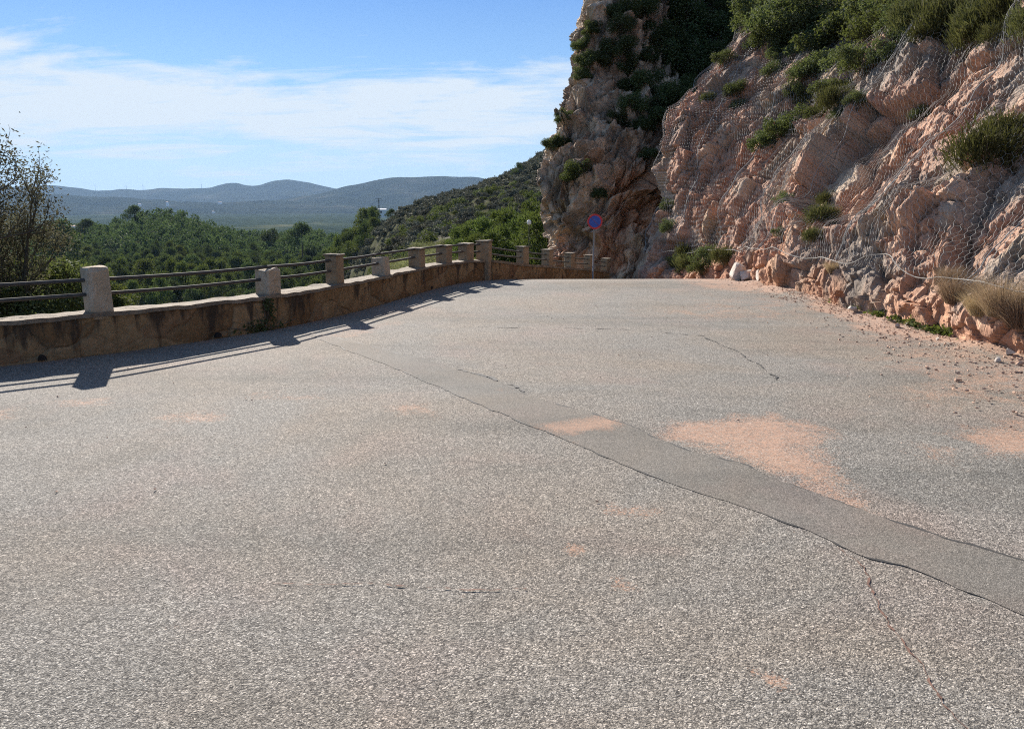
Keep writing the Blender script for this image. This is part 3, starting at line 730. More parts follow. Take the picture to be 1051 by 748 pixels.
sx = t.new('ShaderNodeSeparateXYZ', i_0=p_)
dist = t.new('ShaderNodeVectorMath', operation='LENGTH', i_0=p_).outputs['Value']
nA = t.noise(p_, .05, 8, .65); nB = t.noise(p_, .9, 6, .7); rk = attr(t, 'rocky')
near = t.ramp(nA, [(.35, (.075, .07, .045)), (.5, (.10, .095, .06)), (.62, (.17, .155, .125)), (.75, (.27, .25, .22))])
near = t.mix(t.maprange(nB, .45, .62), near, (.075, .085, .04))
nC = t.noise(t.mapping(p_, (1, .55, 1)), .0016, 7, .62, .5); nD = t.noise(p_, .011, 6, .7)
near = t.mix(rk, t.mix(t.maprange(nB, .4, .6), (.03, .036, .018), (.06, .06, .032)), near)
farc = t.ramp(nC, [(.36, (.035, .048, .028)), (.55, (.045, .06, .032)), (.64, (.10, .105, .055)), (.72, (.16, .145, .085))])
farc = t.mix(t.maprange(nD, .42, .6), farc, t.mix(1.0, farc, (.5, .55, .55), 'MULTIPLY'))
t.set(t.b.inputs['Base Color'], t.mix(t.maprange(dist, 480, 800), near, farc)); t.b.inputs['Roughness'].default_value = 1; t.b.inputs['Specular IOR Level'].default_value = 0
t.set(t.b.inputs['Normal'], bump(t, nB, .25))
tm = np_mesh('valley_terrain', Pt, grid_faces(len(ths), len(rs)), gm, True)
fattr(tm, 'rocky', sstep(-75, -50, Pt[:, 0]*1.0+.0*Pt[:, 1])*sstep(360, 320, Pt[:, 1])*sstep(50, 70, Pt[:, 1]))
tag(obj('valley_terrain', tm), kind='structure')
BV_T = BVHTree.FromPolygons(Pt.tolist(), grid_faces(len(ths), len(rs)).tolist())

# ---- far mountain ranges
hm, t = material('far_hills'); p_ = t.new('ShaderNodeTexCoord').outputs['Object']
nA = t.noise(p_, .0014, 9, .68); c = t.ramp(nA, [(.35, (.022, .034, .022)), (.55, (.05, .06, .036)), (.72, (.14, .125, .09))])
nB = t.noise(p_, .012, 6, .7); c = t.mix(t.maprange(nB, .4, .62), c, t.mix(1.0, c, (.6, .62, .6), 'MULTIPLY'))
t.set(t.b.inputs['Base Color'], c); t.b.inputs['Roughness'].default_value = 1; t.b.inputs['Specular IOR Level'].default_value = 0
t.set(t.b.inputs['Normal'], bump(t, t.math('ADD', nA, t.math('MULTIPLY', t.noise(p_, .004, 6, .65), .5)), 420))
def mountains(name, prof, Yd, depth, seed, base=-60):
    px = np.linspace(-500, 1700, 620); py = np.interp(px, [a for a, b in prof], [b for a, b in prof])
    py = py+2.6*fbm(np.stack([px*.03, np.full(len(px), seed*7.), np.zeros(len(px))], 1), 5, seed+40, .6)
    for _ in range(1): py[1:-1] = .25*py[:-2]+.5*py[1:-1]+.25*py[2:]
    ang = thet(px); zt = EYE+(213.3-py)/F*Yd
    cr = np.linspace(-1, 1, 61)
    A_, Cg = np.meshgrid(np.arange(len(px)), cr, indexing='ij')
    Yv = Yd+Cg*depth; Xv = np.tan(ang[A_])*Yv
    shp = np.clip(1-np.abs(Cg), 0, 1); shp = shp**1.0
    P3 = np.stack([Xv.ravel()/1500, Yv.ravel()/1500, np.full(Xv.size, seed*3.1)], 1)
    rd = fbm(P3*2.2, 6, seed, ridged=True).reshape(Xv.shape); nn = fbm(P3*3, 4, seed+9).reshape(Xv.shape)
    H = (zt[A_]-base)
    z = base+H*shp*(1-.75*(1-shp)*(1-rd)*np.clip(shp*4, 0, 1))+H*.05*nn*(shp > 0)
    V = np.stack([Xv.ravel(), Yv.ravel(), z.ravel()], 1)
    return tag(obj(name, np_mesh(name, V, grid_faces(len(px), 61), hm, True)), kind='structure')
mountains('distant_hills', [(-500, 196), (-200, 190), (0, 194), (60, 192), (85, 193), (110, 197), (150, 195), (175, 193), (200, 194), (225, 193), (240, 189), (250, 188), (268, 191), (285, 189), (300, 188), (320, 190), (345, 194), (380, 195), (700, 190), (1700, 170)], 13500, 3000, 1)
mountains('distant_hills', [(-500, 214), (200, 214), (300, 206), (330, 200), (358, 193), (385, 188), (415, 183.5), (440, 182), (470, 182.5), (495, 184), (520, 189), (560, 196), (700, 190), (1700, 180)], 9800, 2600, 2)
mountains('distant_hills', [(-500, 200), (-100, 198), (0, 201), (70, 199), (100, 202), (160, 205), (230, 209), (290, 207), (340, 208), (420, 210), (600, 214), (1700, 214)], 8600, 1500, 3)

# ------------------------------------------------------------------ foliage builders
def leaves(P, N, L, Wd, rg, bend=0.0, along=None):
    """diamond leaves at points P facing roughly N; returns verts, quads, per-vertex random"""
    n = len(P)
    if along is None:
        a = rg.normal(size=(n, 3)); a -= N*np.sum(a*N, 1)[:, None]
    else: a = along
    a = a/(np.linalg.norm(a, axis=1)[:, None]+1e-9)
    b = np.cross(N, a); b /= np.linalg.norm(b, axis=1)[:, None]+1e-9
    L = (L*rg.uniform(.6, 1.3, n))[:, None]; Wd = (Wd*rg.uniform(.7, 1.3, n))[:, None]
    V = np.stack([P, P+a*L*.5+b*Wd*.5, P+a*L, P+a*L*.5-b*Wd*.5], 1).reshape(-1, 3)
    Fq = (np.arange(n)[:, None]*4+np.arange(4)[None])
    return V, Fq, np.repeat(rg.uniform(0, 1, n), 4)
def unit(v): return v/(np.linalg.norm(v, axis=1)[:, None]+1e-9)
def blob_points(blobs, n, rg, shell=.55):
    wts = np.array([b[3]**2 for b in blobs]); k = rg.choice(len(blobs), n, p=wts/wts.sum())
    Bc = np.array([b[:3] for b in blobs])[k]; Br = np.array([b[3] for b in blobs])[k]
    d = unit(rg.normal(size=(n, 3))); rr = Br*(1-(1-shell)*rg.uniform(0, 1, n)**1.6)
    return Bc+d*rr[:, None]*np.array([1, 1, .85]), d
def leaf_mesh(name, blobs, n, L, Wd, mat, seed, shell=.5):
    rg = np.random.default_rng(seed); P, d = blob_points(blobs, n, rg, shell)
    N = unit(d*.7+rg.normal(size=(n, 3))*.75+np.array([0, 0, .3]))
    V, Fq, lv = leaves(P, N, L, Wd, rg); me = np_mesh(name, V, Fq, mat); fattr(me, 'lv', lv); return me
def dome_blobs(seed, R_, H, n, br=(.3, .5)):
    rg = np.random.default_rng(seed); out = [(0, 0, H*.45, R_*.6)]
    for _ in range(n):
        a = rg.uniform(0, 6.283); r = R_*math.sqrt(rg.uniform(.05, .8)); z = H*rg.uniform(.2, .9)*(1-.45*(r/R_)**2)
        out.append((r*math.cos(a), r*math.sin(a), z, R_*rg.uniform(*br)))
    return out
def stems_mb(seed, blobs, n, r):
    rg = np.random.default_rng(seed); m = MB()
    for b in blobs[:n]:
        e_ = np.array(b[:3]); mid = e_*.5+rg.normal(0, .06, 3)*b[3]*2; m.tube([(0, 0, -.25), tuple(mid), tuple(e_)], [r, r*.7, r*.3], 5)
    return m
class Kind:
    """a plant kind: foliage + stem meshes, placed many times by copying"""
    def __init__(s, name, metas): s.name = name; s.metas = metas; s.protos = {}
    def place(s, loc, scale, rz, label, cat, group, var, squash=1.0):
        k = var % len(s.metas)
        if k not in s.protos:
            root = empty(s.name, loc)
            for pn_, me_ in s.metas[k]: obj(pn_, me_, root)
            s.protos[k] = root; r = root
        else:
            root = s.protos[k]; r = root.copy(); COL.objects.link(r)
            for ch in root.children: c_ = ch.copy(); c_.parent = r; COL.objects.link(c_)
        r.location = loc; r.rotation_euler = (0, 0, rz); r.scale = (scale, scale, scale*squash)
        tag(r, label, cat, group); return r
def shrub_kind(name, mat, nvar, seed, n, L, Wd, br=(.3, .5), H=1.2, nb=10):
    ms = []
    for k in range(nvar):
        b = dome_blobs(seed+k, 1.0, H, nb, br)
        ms.append([('foliage', leaf_mesh('foliage', b, n, L, Wd, mat, seed+50+k, .35)), ('stem', stems_mb(seed+k, b, 6, .035).mesh('stem', M_bark))])
    return Kind(name, ms)
K_dark = shrub_kind('evergreen_shrub', M_oak, 4, 1000, 5200, .10, .055, (.26, .44), 1.5, 16)
K_olive = shrub_kind('leafy_shrub', M_lent, 4, 1100, 4600, .085, .045, (.22, .38), 1.3, 16)
def blade_mesh(name, mat, seed, n, spread, L, Wd, up=1.0, curve=.3, base_r=.15):
    rg = np.random.default_rng(seed); a = rg.uniform(0, 6.283, n); r = base_r*np.sqrt(rg.uniform(0, 1, n))
    P0 = np.stack([r*np.cos(a), r*np.sin(a), np.full(n, -.03)], 1)
    d = unit(np.stack([np.cos(a)*spread*rg.uniform(0, 1, n), np.sin(a)*spread*rg.uniform(0, 1, n), np.full(n, up)], 1)+rg.normal(0, .12, (n, 3)))
    Ln = (L*rg.uniform(.45, 1.1, n))[:, None]; side = unit(np.cross(d, rg.normal(size=(n, 3))))
    W_ = (Wd*rg.uniform(.7, 1.3, n))[:, None]; out = np.stack([np.cos(a), np.sin(a), np.zeros(n)], 1)
    m1 = P0+d*Ln*.55; m2 = P0+d*Ln*(.97)+out*Ln*curve*rg.uniform(0, 1, n)[:, None]-np.array([0, 0, 1])*Ln*curve*.35
    V = np.stack([P0-side*W_/2, P0+side*W_/2, m1+side*W_*.4, m1-side*W_*.4, m2], 1).reshape(-1, 3)
    o = np.arange(n)[:, None]*5
    me = np_mesh(name, V, [o+np.array([[0, 1, 2, 3]]), o+np.array([[3, 2, 4]])], mat); fattr(me, 'lv', np.repeat(rg.uniform(0, 1, n), 5)); return me
def broom_meshes(seed):
    # upright sprays of fine twigs, tufted at several heads
    rg = np.random.default_rng(seed); V = []; Fq = []; lv = []; off = 0
    for k in range(34):
        a = rg.uniform(0, 6.283); r = .75*math.sqrt(rg.uniform(0, 1)); h = (1.25-.7*r)*rg.uniform(.6, 1)
        c_ = np.array([r*math.cos(a), r*math.sin(a), h*.5]); n = 105
        P = c_+rg.normal(0, 1, (n, 3))*np.array([.13, .13, .22]); d = unit(np.stack([P[:, 0]*.55, P[:, 1]*.55, np.full(n, .8)], 1)+rg.normal(0, .28, (n, 3)))
        N = unit(np.cross(d, rg.normal(size=(n, 3)))); v, f, l = leaves(P, N, .23, .026, rg, along=d)
        V.append(v); Fq.append(f+off); lv.append(l); off += len(v)
    me = np_mesh('foliage', np.concatenate(V), np.concatenate(Fq), M_broom); fattr(me, 'lv', np.concatenate(lv))
    b = dome_blobs(seed, 1, 1.1, 10); return [('foliage', me), ('stem', stems_mb(seed, b, 8, .03).mesh('stem', M_bark))]
K_broom = Kind('broom_bush', [broom_meshes(1200+k) for k in range(3)])
K_hay = Kind('dry_grass_clump', [[('blades', blade_mesh('blades', M_hay, 1300+k, 1500, .85, 1.0, .0055, 1, .25, .22))] for k in range(3)])
K_tuft = Kind('grass_tuft', [[('blades', blade_mesh('blades', M_weed, 1320+k, 260, .9, 1.0, .03, 1, .4, .2))] for k in range(2)])

def hit(px, py, bvs):
    d = Vector(ray(px, py)); best = None
    for b in bvs:
        r = b.ray_cast(Vector((0, 0, EYE)), d)
        if r[0] is not None and (best is None or r[3] < best[3]): best = r
    return best
nvar_ = [0]
def on_rock(kind, px, py, rpx, label, cat, group, squash=1.0, sink=.25, bvs=(BV_E, BV_C)):
    h = hit(px, py, bvs)
    if h is None: print('miss', px, py, label); return
    P = h[0]; sc_ = rpx/F*P.y; nvar_[0] += 1
    nn_ = h[1] if h[1].dot(Vector(ray(px, py))) < 0 else -h[1]; sc_ *= 1.55 if group == G2 else 1.3
    loc = P+nn_*sc_*.12-Vector((0, 0, sc_*.5))
    return kind.place(loc, sc_, random.uniform(0, 6.28), label, cat, group, nvar_[0], squash)
G1 = 'dark shrubs filling the cliff gully'; G2 = 'shrubs along the top of the netted slope'
thicket = 'dark evergreen shrub in the dense thicket filling the shaded cliff gully'
rg = np.random.default_rng(31)
for px, py, rp in [(655, 12, 20), (690, 12, 30), (725, 8, 30), (762, 8, 28), (675, 40, 24), (705, 45, 28), (740, 40, 28), (762, 30, 18), (690, 72, 24), (715, 72, 26), (738, 62, 18), (668, 92, 22), (695, 100, 22),
                   (716, 96, 16), (650, 112, 15), (672, 122, 16), (690, 124, 14), (636, 124, 12), (660, 60, 14), (648, 90, 12), (705, 20, 26), (750, 22, 22), (680, 108, 14), (635, 50, 16), (644, 72, 16), (708, 118, 10), (660, 132, 11)]:
    on_rock(K_dark, px, py, rp*.85, thicket, 'shrub', G1, bvs=(BV_C,))
for px, py, rp, lb in [(604, 62, 11, 'dark shrub on the upper left skyline of the cliff'), (598, 46, 8, 'small dark shrub just above another on the cliff skyline'),
                       (596, 78, 8, 'dark shrub below the skyline pair on the left cliff edge'), (578, 122, 8, 'round dark bush jutting from the left cliff edge against the clouds'),
                       (566, 150, 8, 'low shrub on the left cliff edge below the round jutting bush'), (574, 146, 9, 'shrub tucked into the rock beside the low edge shrub'),
                       (594, 178, 13, 'dark shrub in a crevice midway up the bulging left buttress'), (628, 20, 12, 'dark shrub between pale rock slabs at the cliff top'),
                       (616, 62, 13, 'olive shrub under the pale slab near the cliff top'), (640, 30, 14, 'olive shrub right of the pale rock slabs at the cliff top'),
                       (608, 30, 8, 'small shrub against the sky at the top of the cliff'), (612, 200, 8, 'small shrub on the dark buttress above the no-parking sign'),
                       (668, 160, 9, 'small shrub above the orange hollow in the cliff')]:
    on_rock(K_olive if 'olive' in lb else K_dark, px, py, rp, lb, 'shrub', 'shrubs on the cliff buttress', sink=.2)
# shrubs on the netted slope
G2 = 'shrubs along the top of the netted slope'; band = 'leafy green shrub in the dense band along the top of the netted slope'
for px, py, rp in [(786, 14, 20), (806, 22, 22), (828, 18, 24), (850, 14, 24), (790, 42, 14), (812, 46, 16), (836, 44, 20), (860, 40, 24), (885, 18, 26), (905, 30, 22), (845, 68, 18), (868, 68, 20), (890, 62, 18), (872, 92, 13), (850, 92, 13), (775, 30, 10), (800, 60, 9), (915, 8, 20), (826, 74, 12), (905, 55, 12), (920, 46, 14), (778, 48, 9), (795, 72, 9), (815, 92, 10), (880, 104, 9), (838, 118, 9), (862, 118, 8), (770, 14, 14), (930, 24, 18)]:
    on_rock(K_olive, px, py, rp, band, 'shrub', G2)
G3 = 'broom bushes at the top right of the netted slope'; br3 = 'yellow-green broom bush in the row at the top right of the netted slope'
for px, py, rp in [(945, 12, 22), (968, 20, 26), (992, 16, 28), (1018, 14, 28), (1044, 8, 26), (1000, 34, 20), (976, 36, 16), (1026, 34, 16), (952, 34, 14), (1062, 20, 24)]:
    on_rock(K_broom, px, py, rp, br3, 'shrub', G3)
for kd, px, py, rp, lb in [(K_dark, 788, 146, 14, 'dark green shrub left of the pair hanging over the grey netted rock'), (K_dark, 812, 130, 17, 'dark green shrub right of the pair hanging over the grey netted rock'),
                       (K_broom, 828, 104, 13, 'bright yellow-green bush above the dark pair on the slope'), (K_broom, 860, 100, 17, 'upright broom bush hanging beside a bare seam cable on the slope'),
                       (K_broom, 1010, 152, 32, 'big olive broom bush over the dark hollow in the netted rock'), (K_broom, 1032, 132, 22, 'smaller broom bush rising behind the big one at the right edge'),
                       (K_olive, 950, 116, 11, 'small pale shrub alone on the bare pink rock under the netting'), (K_broom, 843, 222, 15, 'green broom bush in the diagonal rock cleft under the netting'),
                       (K_broom, 838, 240, 10, 'low end of the green growth in the diagonal rock cleft'), (K_broom, 850, 204, 10, 'upper end of the green growth in the diagonal rock cleft'),
                       (K_olive, 756, 94, 11, 'small green shrub on the red rock face left of the top band'), (K_olive, 760, 108, 8, 'smaller green shrub just below another on the red rock face'),
                       (K_broom, 728, 100, 7, 'little yellow tuft bush near the edge of the red face'), (K_olive, 806, 206, 9, 'faint shrub behind netting on the grey rock slab'),
                       (K_olive, 686, 216, 12, 'green shrub behind netting beside the pale rock rib'), (K_olive, 804, 238, 9, 'low shrub behind netting above the white boulders'),
                       (K_olive, 690, 232, 10, 'lower green shrub behind netting beside the pale rock rib'), (K_olive, 745, 62, 10, 'green shrub where the red face meets the dark thicket')]:
    on_rock(kd, px, py, rp, lb, 'shrub', 'single shrubs on the netted slope')
for kd, px, py, rp, lb in [(K_broom, 712, 268, 15, 'tall green roadside bush at the foot of the red slope'), (K_olive, 730, 262, 15, 'dull olive bush in the middle of the roadside bushes'),
                       (K_broom, 745, 262, 13, 'green roadside bush right behind the white boulders'), (K_olive, 694, 272, 11, 'low bush leftmost of the roadside bushes'), (K_olive, 722, 276, 11, 'low bush at the front of the roadside bushes'),
                       (K_broom, 705, 256, 10, 'slim bush rising above the roadside bushes')]:
    on_rock(kd, px, py, rp, lb, 'shrub', 'bushes at the foot of the red slope')
for px, py, rp, lb in [(984, 306, 34, 'dry straw-coloured grass clump left of the large one below the netting hem'), (1030, 318, 44, 'large dry grass clump with reddish stems at the right edge'),
                       (1052, 330, 44, 'dry grass clump cut by the right edge of the view'), (1008, 318, 28, 'small dry grass clump between two taller ones'),
                       (978, 286, 20, 'dry grass clump poking up behind the netting hem'), (856, 276, 13, 'small green-brown clump hanging above the hem gap')]:
    hq = hit(px, py, (BV_E,)); 
    if hq: P = hq[0]; K_hay.place(P-Vector((.03, 0, .06)), rp/F*P.y*1.25, random.uniform(0, 6), lb, 'grass clump', 'dry grass clumps below the netting', len(lb))

# ------------------------------------------------------------------ parapet with posts and rails
H_W = .46
wallroot = empty('parapet_wall', (float(wall_left(12)), 12, 0)); tag(wallroot, 'long stone parapet with square posts and two dark rails along the road edge', 'parapet', 'stone parapets')
root_inv = Vector(wallroot.location)
def rel(v, root): return np.asarray(v)-np.array(root.location)
def wall_strip(pts, zb, zt, th, outward, name, mat, root, jit=.012, over=0.0, seg=.06, seed=0):
    """masonry strip: pts centre-face polyline (road face), extruded outward by th"""
    pts = np.asarray(pts); s = np.concatenate([[0], np.cumsum(np.linalg.norm(np.diff(pts, axis=0), axis=1))]); n = max(8, int(s[-1]/seg))
    u = np.linspace(0, s[-1], n); c = np.stack([np.interp(u, s, pts[:, 0]), np.interp(u, s, pts[:, 1])], 1)
    tg = np.gradient(c, axis=0); tg /= np.linalg.norm(tg, axis=1)[:, None]; nn = np.stack([-tg[:, 1], tg[:, 0]], 1)*outward
    b = np.interp(u, s, zb) if np.ndim(zb) else np.full(n, zb); tt = np.interp(u, s, zt) if np.ndim(zt) else np.full(n, zt)
    nr = 34 if name == 'wall_body' else 6
    prof = [(-over, k/nr) for k in range(nr+1)]+[(th*k/4+over*(k == 4), 1.0) for k in range(1, 5)]+[(th+over, 0.0)]
    V = []
    for (o, f) in prof: V.append(np.stack([c[:, 0]+nn[:, 0]*o, c[:, 1]+nn[:, 1]*o, b+(tt-b)*f], 1))
    V = np.stack(V, 1); Vf = V.reshape(-1, 3)
    nz = jit*np.stack([fbm(Vf*4, 3, 400+seed), fbm(Vf*4, 3, 401+seed), .8*fbm(Vf*3, 3, 402+seed)], 1); Vf = Vf+nz
    k = len(prof); f4 = grid_faces(n, k)
    if name == 'wall_body':                # dressed stones of uneven size with recessed joints
        U = np.repeat(u, k); Fz = V[..., 2].ravel(); a = np.stack([U*1.75, Fz*2.7, np.full(len(U), .5)], 1)
        a = a+.16*np.stack([vnoise(a*2.1, 451), vnoise(a*2.1, 452), np.zeros(len(U))], 1)
        hh, ee, rr = facets(a, 460, tilt=.25); jj = np.exp(-(ee/.055)**2)*sstep(-.45, .1, fbm(a*.8, 3, 463)); face_ = np.tile(np.arange(k) <= nr, n)
        Nn = np.stack([np.repeat(nn[:, 0], k), np.repeat(nn[:, 1], k), np.zeros(len(U))], 1)
        Vf = Vf-Nn*(face_*(.016*hh-.016*jj+.012*fbm(a*5, 3, 465)))[:, None]; WJ = (jj, rr)
    caps = [np.array([list(range(k))]), np.array([[(n-1)*k+j for j in range(k-1, -1, -1)]])]
    me = np_mesh(name, rel(Vf, root), [f4]+caps, mat)
    if name == 'wall_body': fattr(me, 'wj', WJ[0]); fattr(me, 'wc', WJ[1])
    o = obj(name, me, root); return o
yl = np.linspace(-1.5, y_corner, 60); ptsL = np.stack([wall_left(yl), yl], 1)
TH_W = .34
wall_strip(ptsL, zr(yl)-.15, zr(yl)+H_W-.045, TH_W, 1, 'wall_body', M_wall, wallroot, .014, seg=.016)
# coping slabs, slightly proud and uneven
sL = np.concatenate([[0], np.cumsum(np.linalg.norm(np.diff(ptsL, axis=0), axis=1))])
wall_strip(ptsL, zr(yl)+H_W-.047, zr(yl)+H_W, TH_W, 1, 'coping', M_cop, wallroot, .028, .022, .03, 7)
# posts: (photo x of the top, photo y of the top, width, material, label)
def post_at_px(px, off=.17):
    ys_ = np.linspace(4, y_corner, 3000); xs_ = wall_left(ys_)-off
    q = to_px(np.stack([xs_, ys_, np.full(3000, .8)], 1))[:, 0]; k = int(np.argmin(np.abs(q-px))); return xs_[k], ys_[k]
def make_post(x, y, ztop, zbase, wd, rz, mat, root, label, broken=False, cap=True):
    m = MB(); c = rel((x, y, (ztop+zbase)/2), root)
    m.box(c, (wd, wd, ztop-zbase), rz, .018, jit=.006)
    if broken:
        v = m.v[-1]; top = v[:, 2] > v[:, 2].max()-.05
        v[top, 2] += rng.normal(-.01, .014, top.sum()); v[top, :2] += rng.normal(0, .008, (top.sum(), 2))
    o = m.build('post', mat, root); 
    if label: o['label'] = label
    if cap:
        m = MB(); m.box(rel((x, y, ztop+.014), root), (wd+.035, wd+.035, .034), rz, .01, jit=.004); m.build('post_cap', M_cop, o)
        # the cap is a sub-part: keep world placement, the post sits at the root's origin
    return o
PL = [(99, 273, .235, M_pale, 'pale lime-stained post, rough at its top, near end', True), (274, 275, .25, M_pale, 'low pale broken post without a cap', True), (343, 262.5, .215, M_post, 'tall brown square post', False),
      (390.5, 263.5, .25, M_pale, 'pale post with a rounded worn top', True), (427.5, 256, .26, M_post, None, False), (455.5, 253, .26, M_post, None, False), (478, 251, .26, M_post, None, False)]
pw_ = []
for px, py, wd, mt, lb, bk in PL:
    x_, y_ = post_at_px(px); zt = float(at(px, py, y_)[2]); tgx = float(wall_left(y_+.1)-wall_left(y_-.1))/.2
    rz = -math.atan(tgx); make_post(x_, y_, zt, -.05 if not bk else H_W-.08, wd, rz, mt, wallroot, lb, bk, not bk); pw_.append((x_, y_, zt))
    print('post', px, round(x_, 2), round(y_, 2), 'top', round(zt, 2))
xc, yc = corner[0]-.05, corner[1]+.1; zc = float(at(503.5, 248, yc)[2])
make_post(xc, yc, zc, -.2, .30, -.25, M_post, wallroot, 'large corner post at the bend', False, True)
nearp = (float(wall_left(4.6))-.17, 4.6, .93)
make_post(*nearp[:2], .93, H_W-.08, .27, -.46, M_post, wallroot, None)
def rails(seq, root, h=(.20, .36), r=.021):
    for (a, b) in zip(seq[:-1], seq[1:]):
        for hh in h:
            m = MB(); A_ = np.array([a[0], a[1], a[3]+hh]); B_ = np.array([b[0], b[1], b[3]+hh]); n = 9; f = np.linspace(0, 1, n)[:, None]
            pts = A_*(1-f)+B_*f; pts[:, 2] -= .012*np.sin(np.pi*f[:, 0])*rng.uniform(0, 1.6); m.tube(rel(pts, root), r, 8)
            m.build('rail', M_rail, root, True)
seqL = [(*q[:2], q[2], H_W+float(zr(q[1]))) for q in [nearp]+pw_+[(xc, yc, zc)]]
far0 = (float(wall_left(.5))-.17, .5, .9, H_W)
rails([far0]+seqL, wallroot)
# weep holes at the foot of the wall
for px, py in ((31, 371), (208, 347), (438, 297)):
    q = gnd(px, py); xw = float(wall_left(q[1])); tgx = float(wall_left(q[1]+.1)-wall_left(q[1]-.1))/.2; rz = -math.atan(tgx)+math.pi/2
    m = MB(); a_ = np.linspace(0, math.pi, 9); ring = np.stack([.042*np.cos(a_), np.zeros(9), .06*np.sin(a_)], 1); ring = np.concatenate([ring, ring+np.array([0, .05, 0])])
    c_, s_ = math.cos(rz), math.sin(rz); ring = np.stack([ring[:, 0]*c_-ring[:, 1]*s_, ring[:, 0]*s_+ring[:, 1]*c_, ring[:, 2]], 1)
    m.add(rel(ring+np.array([xw+.022, q[1], .012]), wallroot), [list(range(9)), list(range(17, 8, -1))]+[[i, i+1, i+10, i+9] for i in range(8)])
    m.build('weep_hole', M_dark, wallroot)
# the run past the bend
wr2 = empty('parapet_wall', (float(corner[0]), float(corner[1]), 0)); tag(wr2, 'shorter stone parapet running downhill past the bend behind the no-parking sign', 'parapet', 'stone parapets')
c2 = [(corner[0]+.15, corner[1]+.12)]+[(p[0]+.1, p[1]-.1) for p in RPW]; zt2 = [float(zr(corner[1]))+H_W]+[p[2]-.42 for p in RPW]; zb2 = [-.6, -.9, -1.2, -1.5, -1.8, -2.0]
wall_strip(c2, np.array(zb2), np.array(zt2)-.06, .3, 1, 'wall_body', M_wall, wr2, .014, seg=.022, seed=3); wall_strip(c2, np.array(zt2)-.06, np.array(zt2), .3, 1, 'coping', M_cop, wr2, .012, .02, .06, 9)
seqR = [(xc, yc, zc, zt2[0])]
for p, z_ in zip(RPW, zt2[1:]):
    make_post(p[0], p[1]+.05, p[2], p[2]-1.2, .25, -.6, M_post, wr2, None); seqR.append((p[0], p[1]+.05, p[2], z_))
rails(seqR, wr2, (.16, .30), .02)

# ------------------------------------------------------------------ the round no-parking sign
sb = at(610.5, 227.5, 24.2); sr = empty('road_sign', (sb[0], sb[1], float(zr(24.2)))); tag(sr, 'round blue no-parking sign with red border and slash on a grey pole', 'road sign')
zl = sb[2]-float(zr(24.2)); tl = -.03
m = MB(); m.tube([(tl, 0, -.2), (tl*.6, 0, zl*.5), (0, .0, zl+.12)], .03, 10); m.build('pole', M_galv, sr, True)
def disc(rad, y0, y1, n=40):
    m = MB(); a = np.linspace(0, 2*math.pi, n, endpoint=False)
    V = np.concatenate([np.stack([rad*np.cos(a), np.full(n, y0), zl+rad*np.sin(a)], 1), np.stack([rad*np.cos(a), np.full(n, y1), zl+rad*np.sin(a)], 1)])
    m.add(V, [list(range(n)), list(range(2*n-1, n-1, -1))]+[[i, n+i, n+(i+1) % n, (i+1) % n] for i in range(n)]); return m
RS = .235
sd = disc(RS, -.04, -.034).build('sign_disc', M_red, sr)
disc(RS*.76, -.046, -.0405).build('blue_face', M_blue, sd)
m = MB(); m.box((0, -.049, 0), (RS*1.56, .003, RS*.12), 0, .0005, tilt=(0, R(45))); m.v[0] = m.v[0]+np.array([0, 0, zl]); 
m.build('slash', flat('faded_red', (.10, .04, .19)), sd)
for dz_ in (.08, -.08): m = MB(); m.box((0, .034, zl+dz_), (.1, .012, .04), 0, .003); m.build('bracket', M_galv, sr)

# ------------------------------------------------------------------ rocks and gravel at the foot of the slope
def rock_mesh(name, seed, mat, sub=3):
    import bmesh
    bm = bmesh.new(); bmesh.ops.create_icosphere(bm, subdivisions=sub, radius=1); V = np.array([v.co[:] for v in bm.verts]); rg_ = np.random.default_rng(seed)
    for _ in range(16):                      # cut flat faces
        n_ = rg_.normal(size=3); n_ /= np.linalg.norm(n_); d_ = V@n_; V = V-np.clip(d_-rg_.uniform(.38, .72), 0, None)[:, None]*n_
    V = V*np.array([1, .75, .6])*(1+.08*fbm(V*2+seed, 3, seed))[:, None]
    for v, c_ in zip(bm.verts, V): v.co = c_
    me = bpy.data.meshes.new(name); bm.to_mesh(me); bm.free(); me.materials.append(mat); return me
RM = [rock_mesh('rock', 500+k, M_stone) for k in range(4)]+[rock_mesh('rock', 520+k, M_pstone) for k in range(3)]
def stone(px, py, r, k, label, group=None, z=None):
    q = gnd(px, py); o = obj('rock', RM[k % 7]); o.location = (q[0], q[1], float(zr(q[1]))+float(soil_rise(q[:1], q[1:2])[0])+r*.3); o.scale = (r, r, r); o.rotation_euler = (random.uniform(-.3, .3), random.uniform(-.3, .3), random.uniform(0, 6))
    tag(o, label, 'rock', group); return o
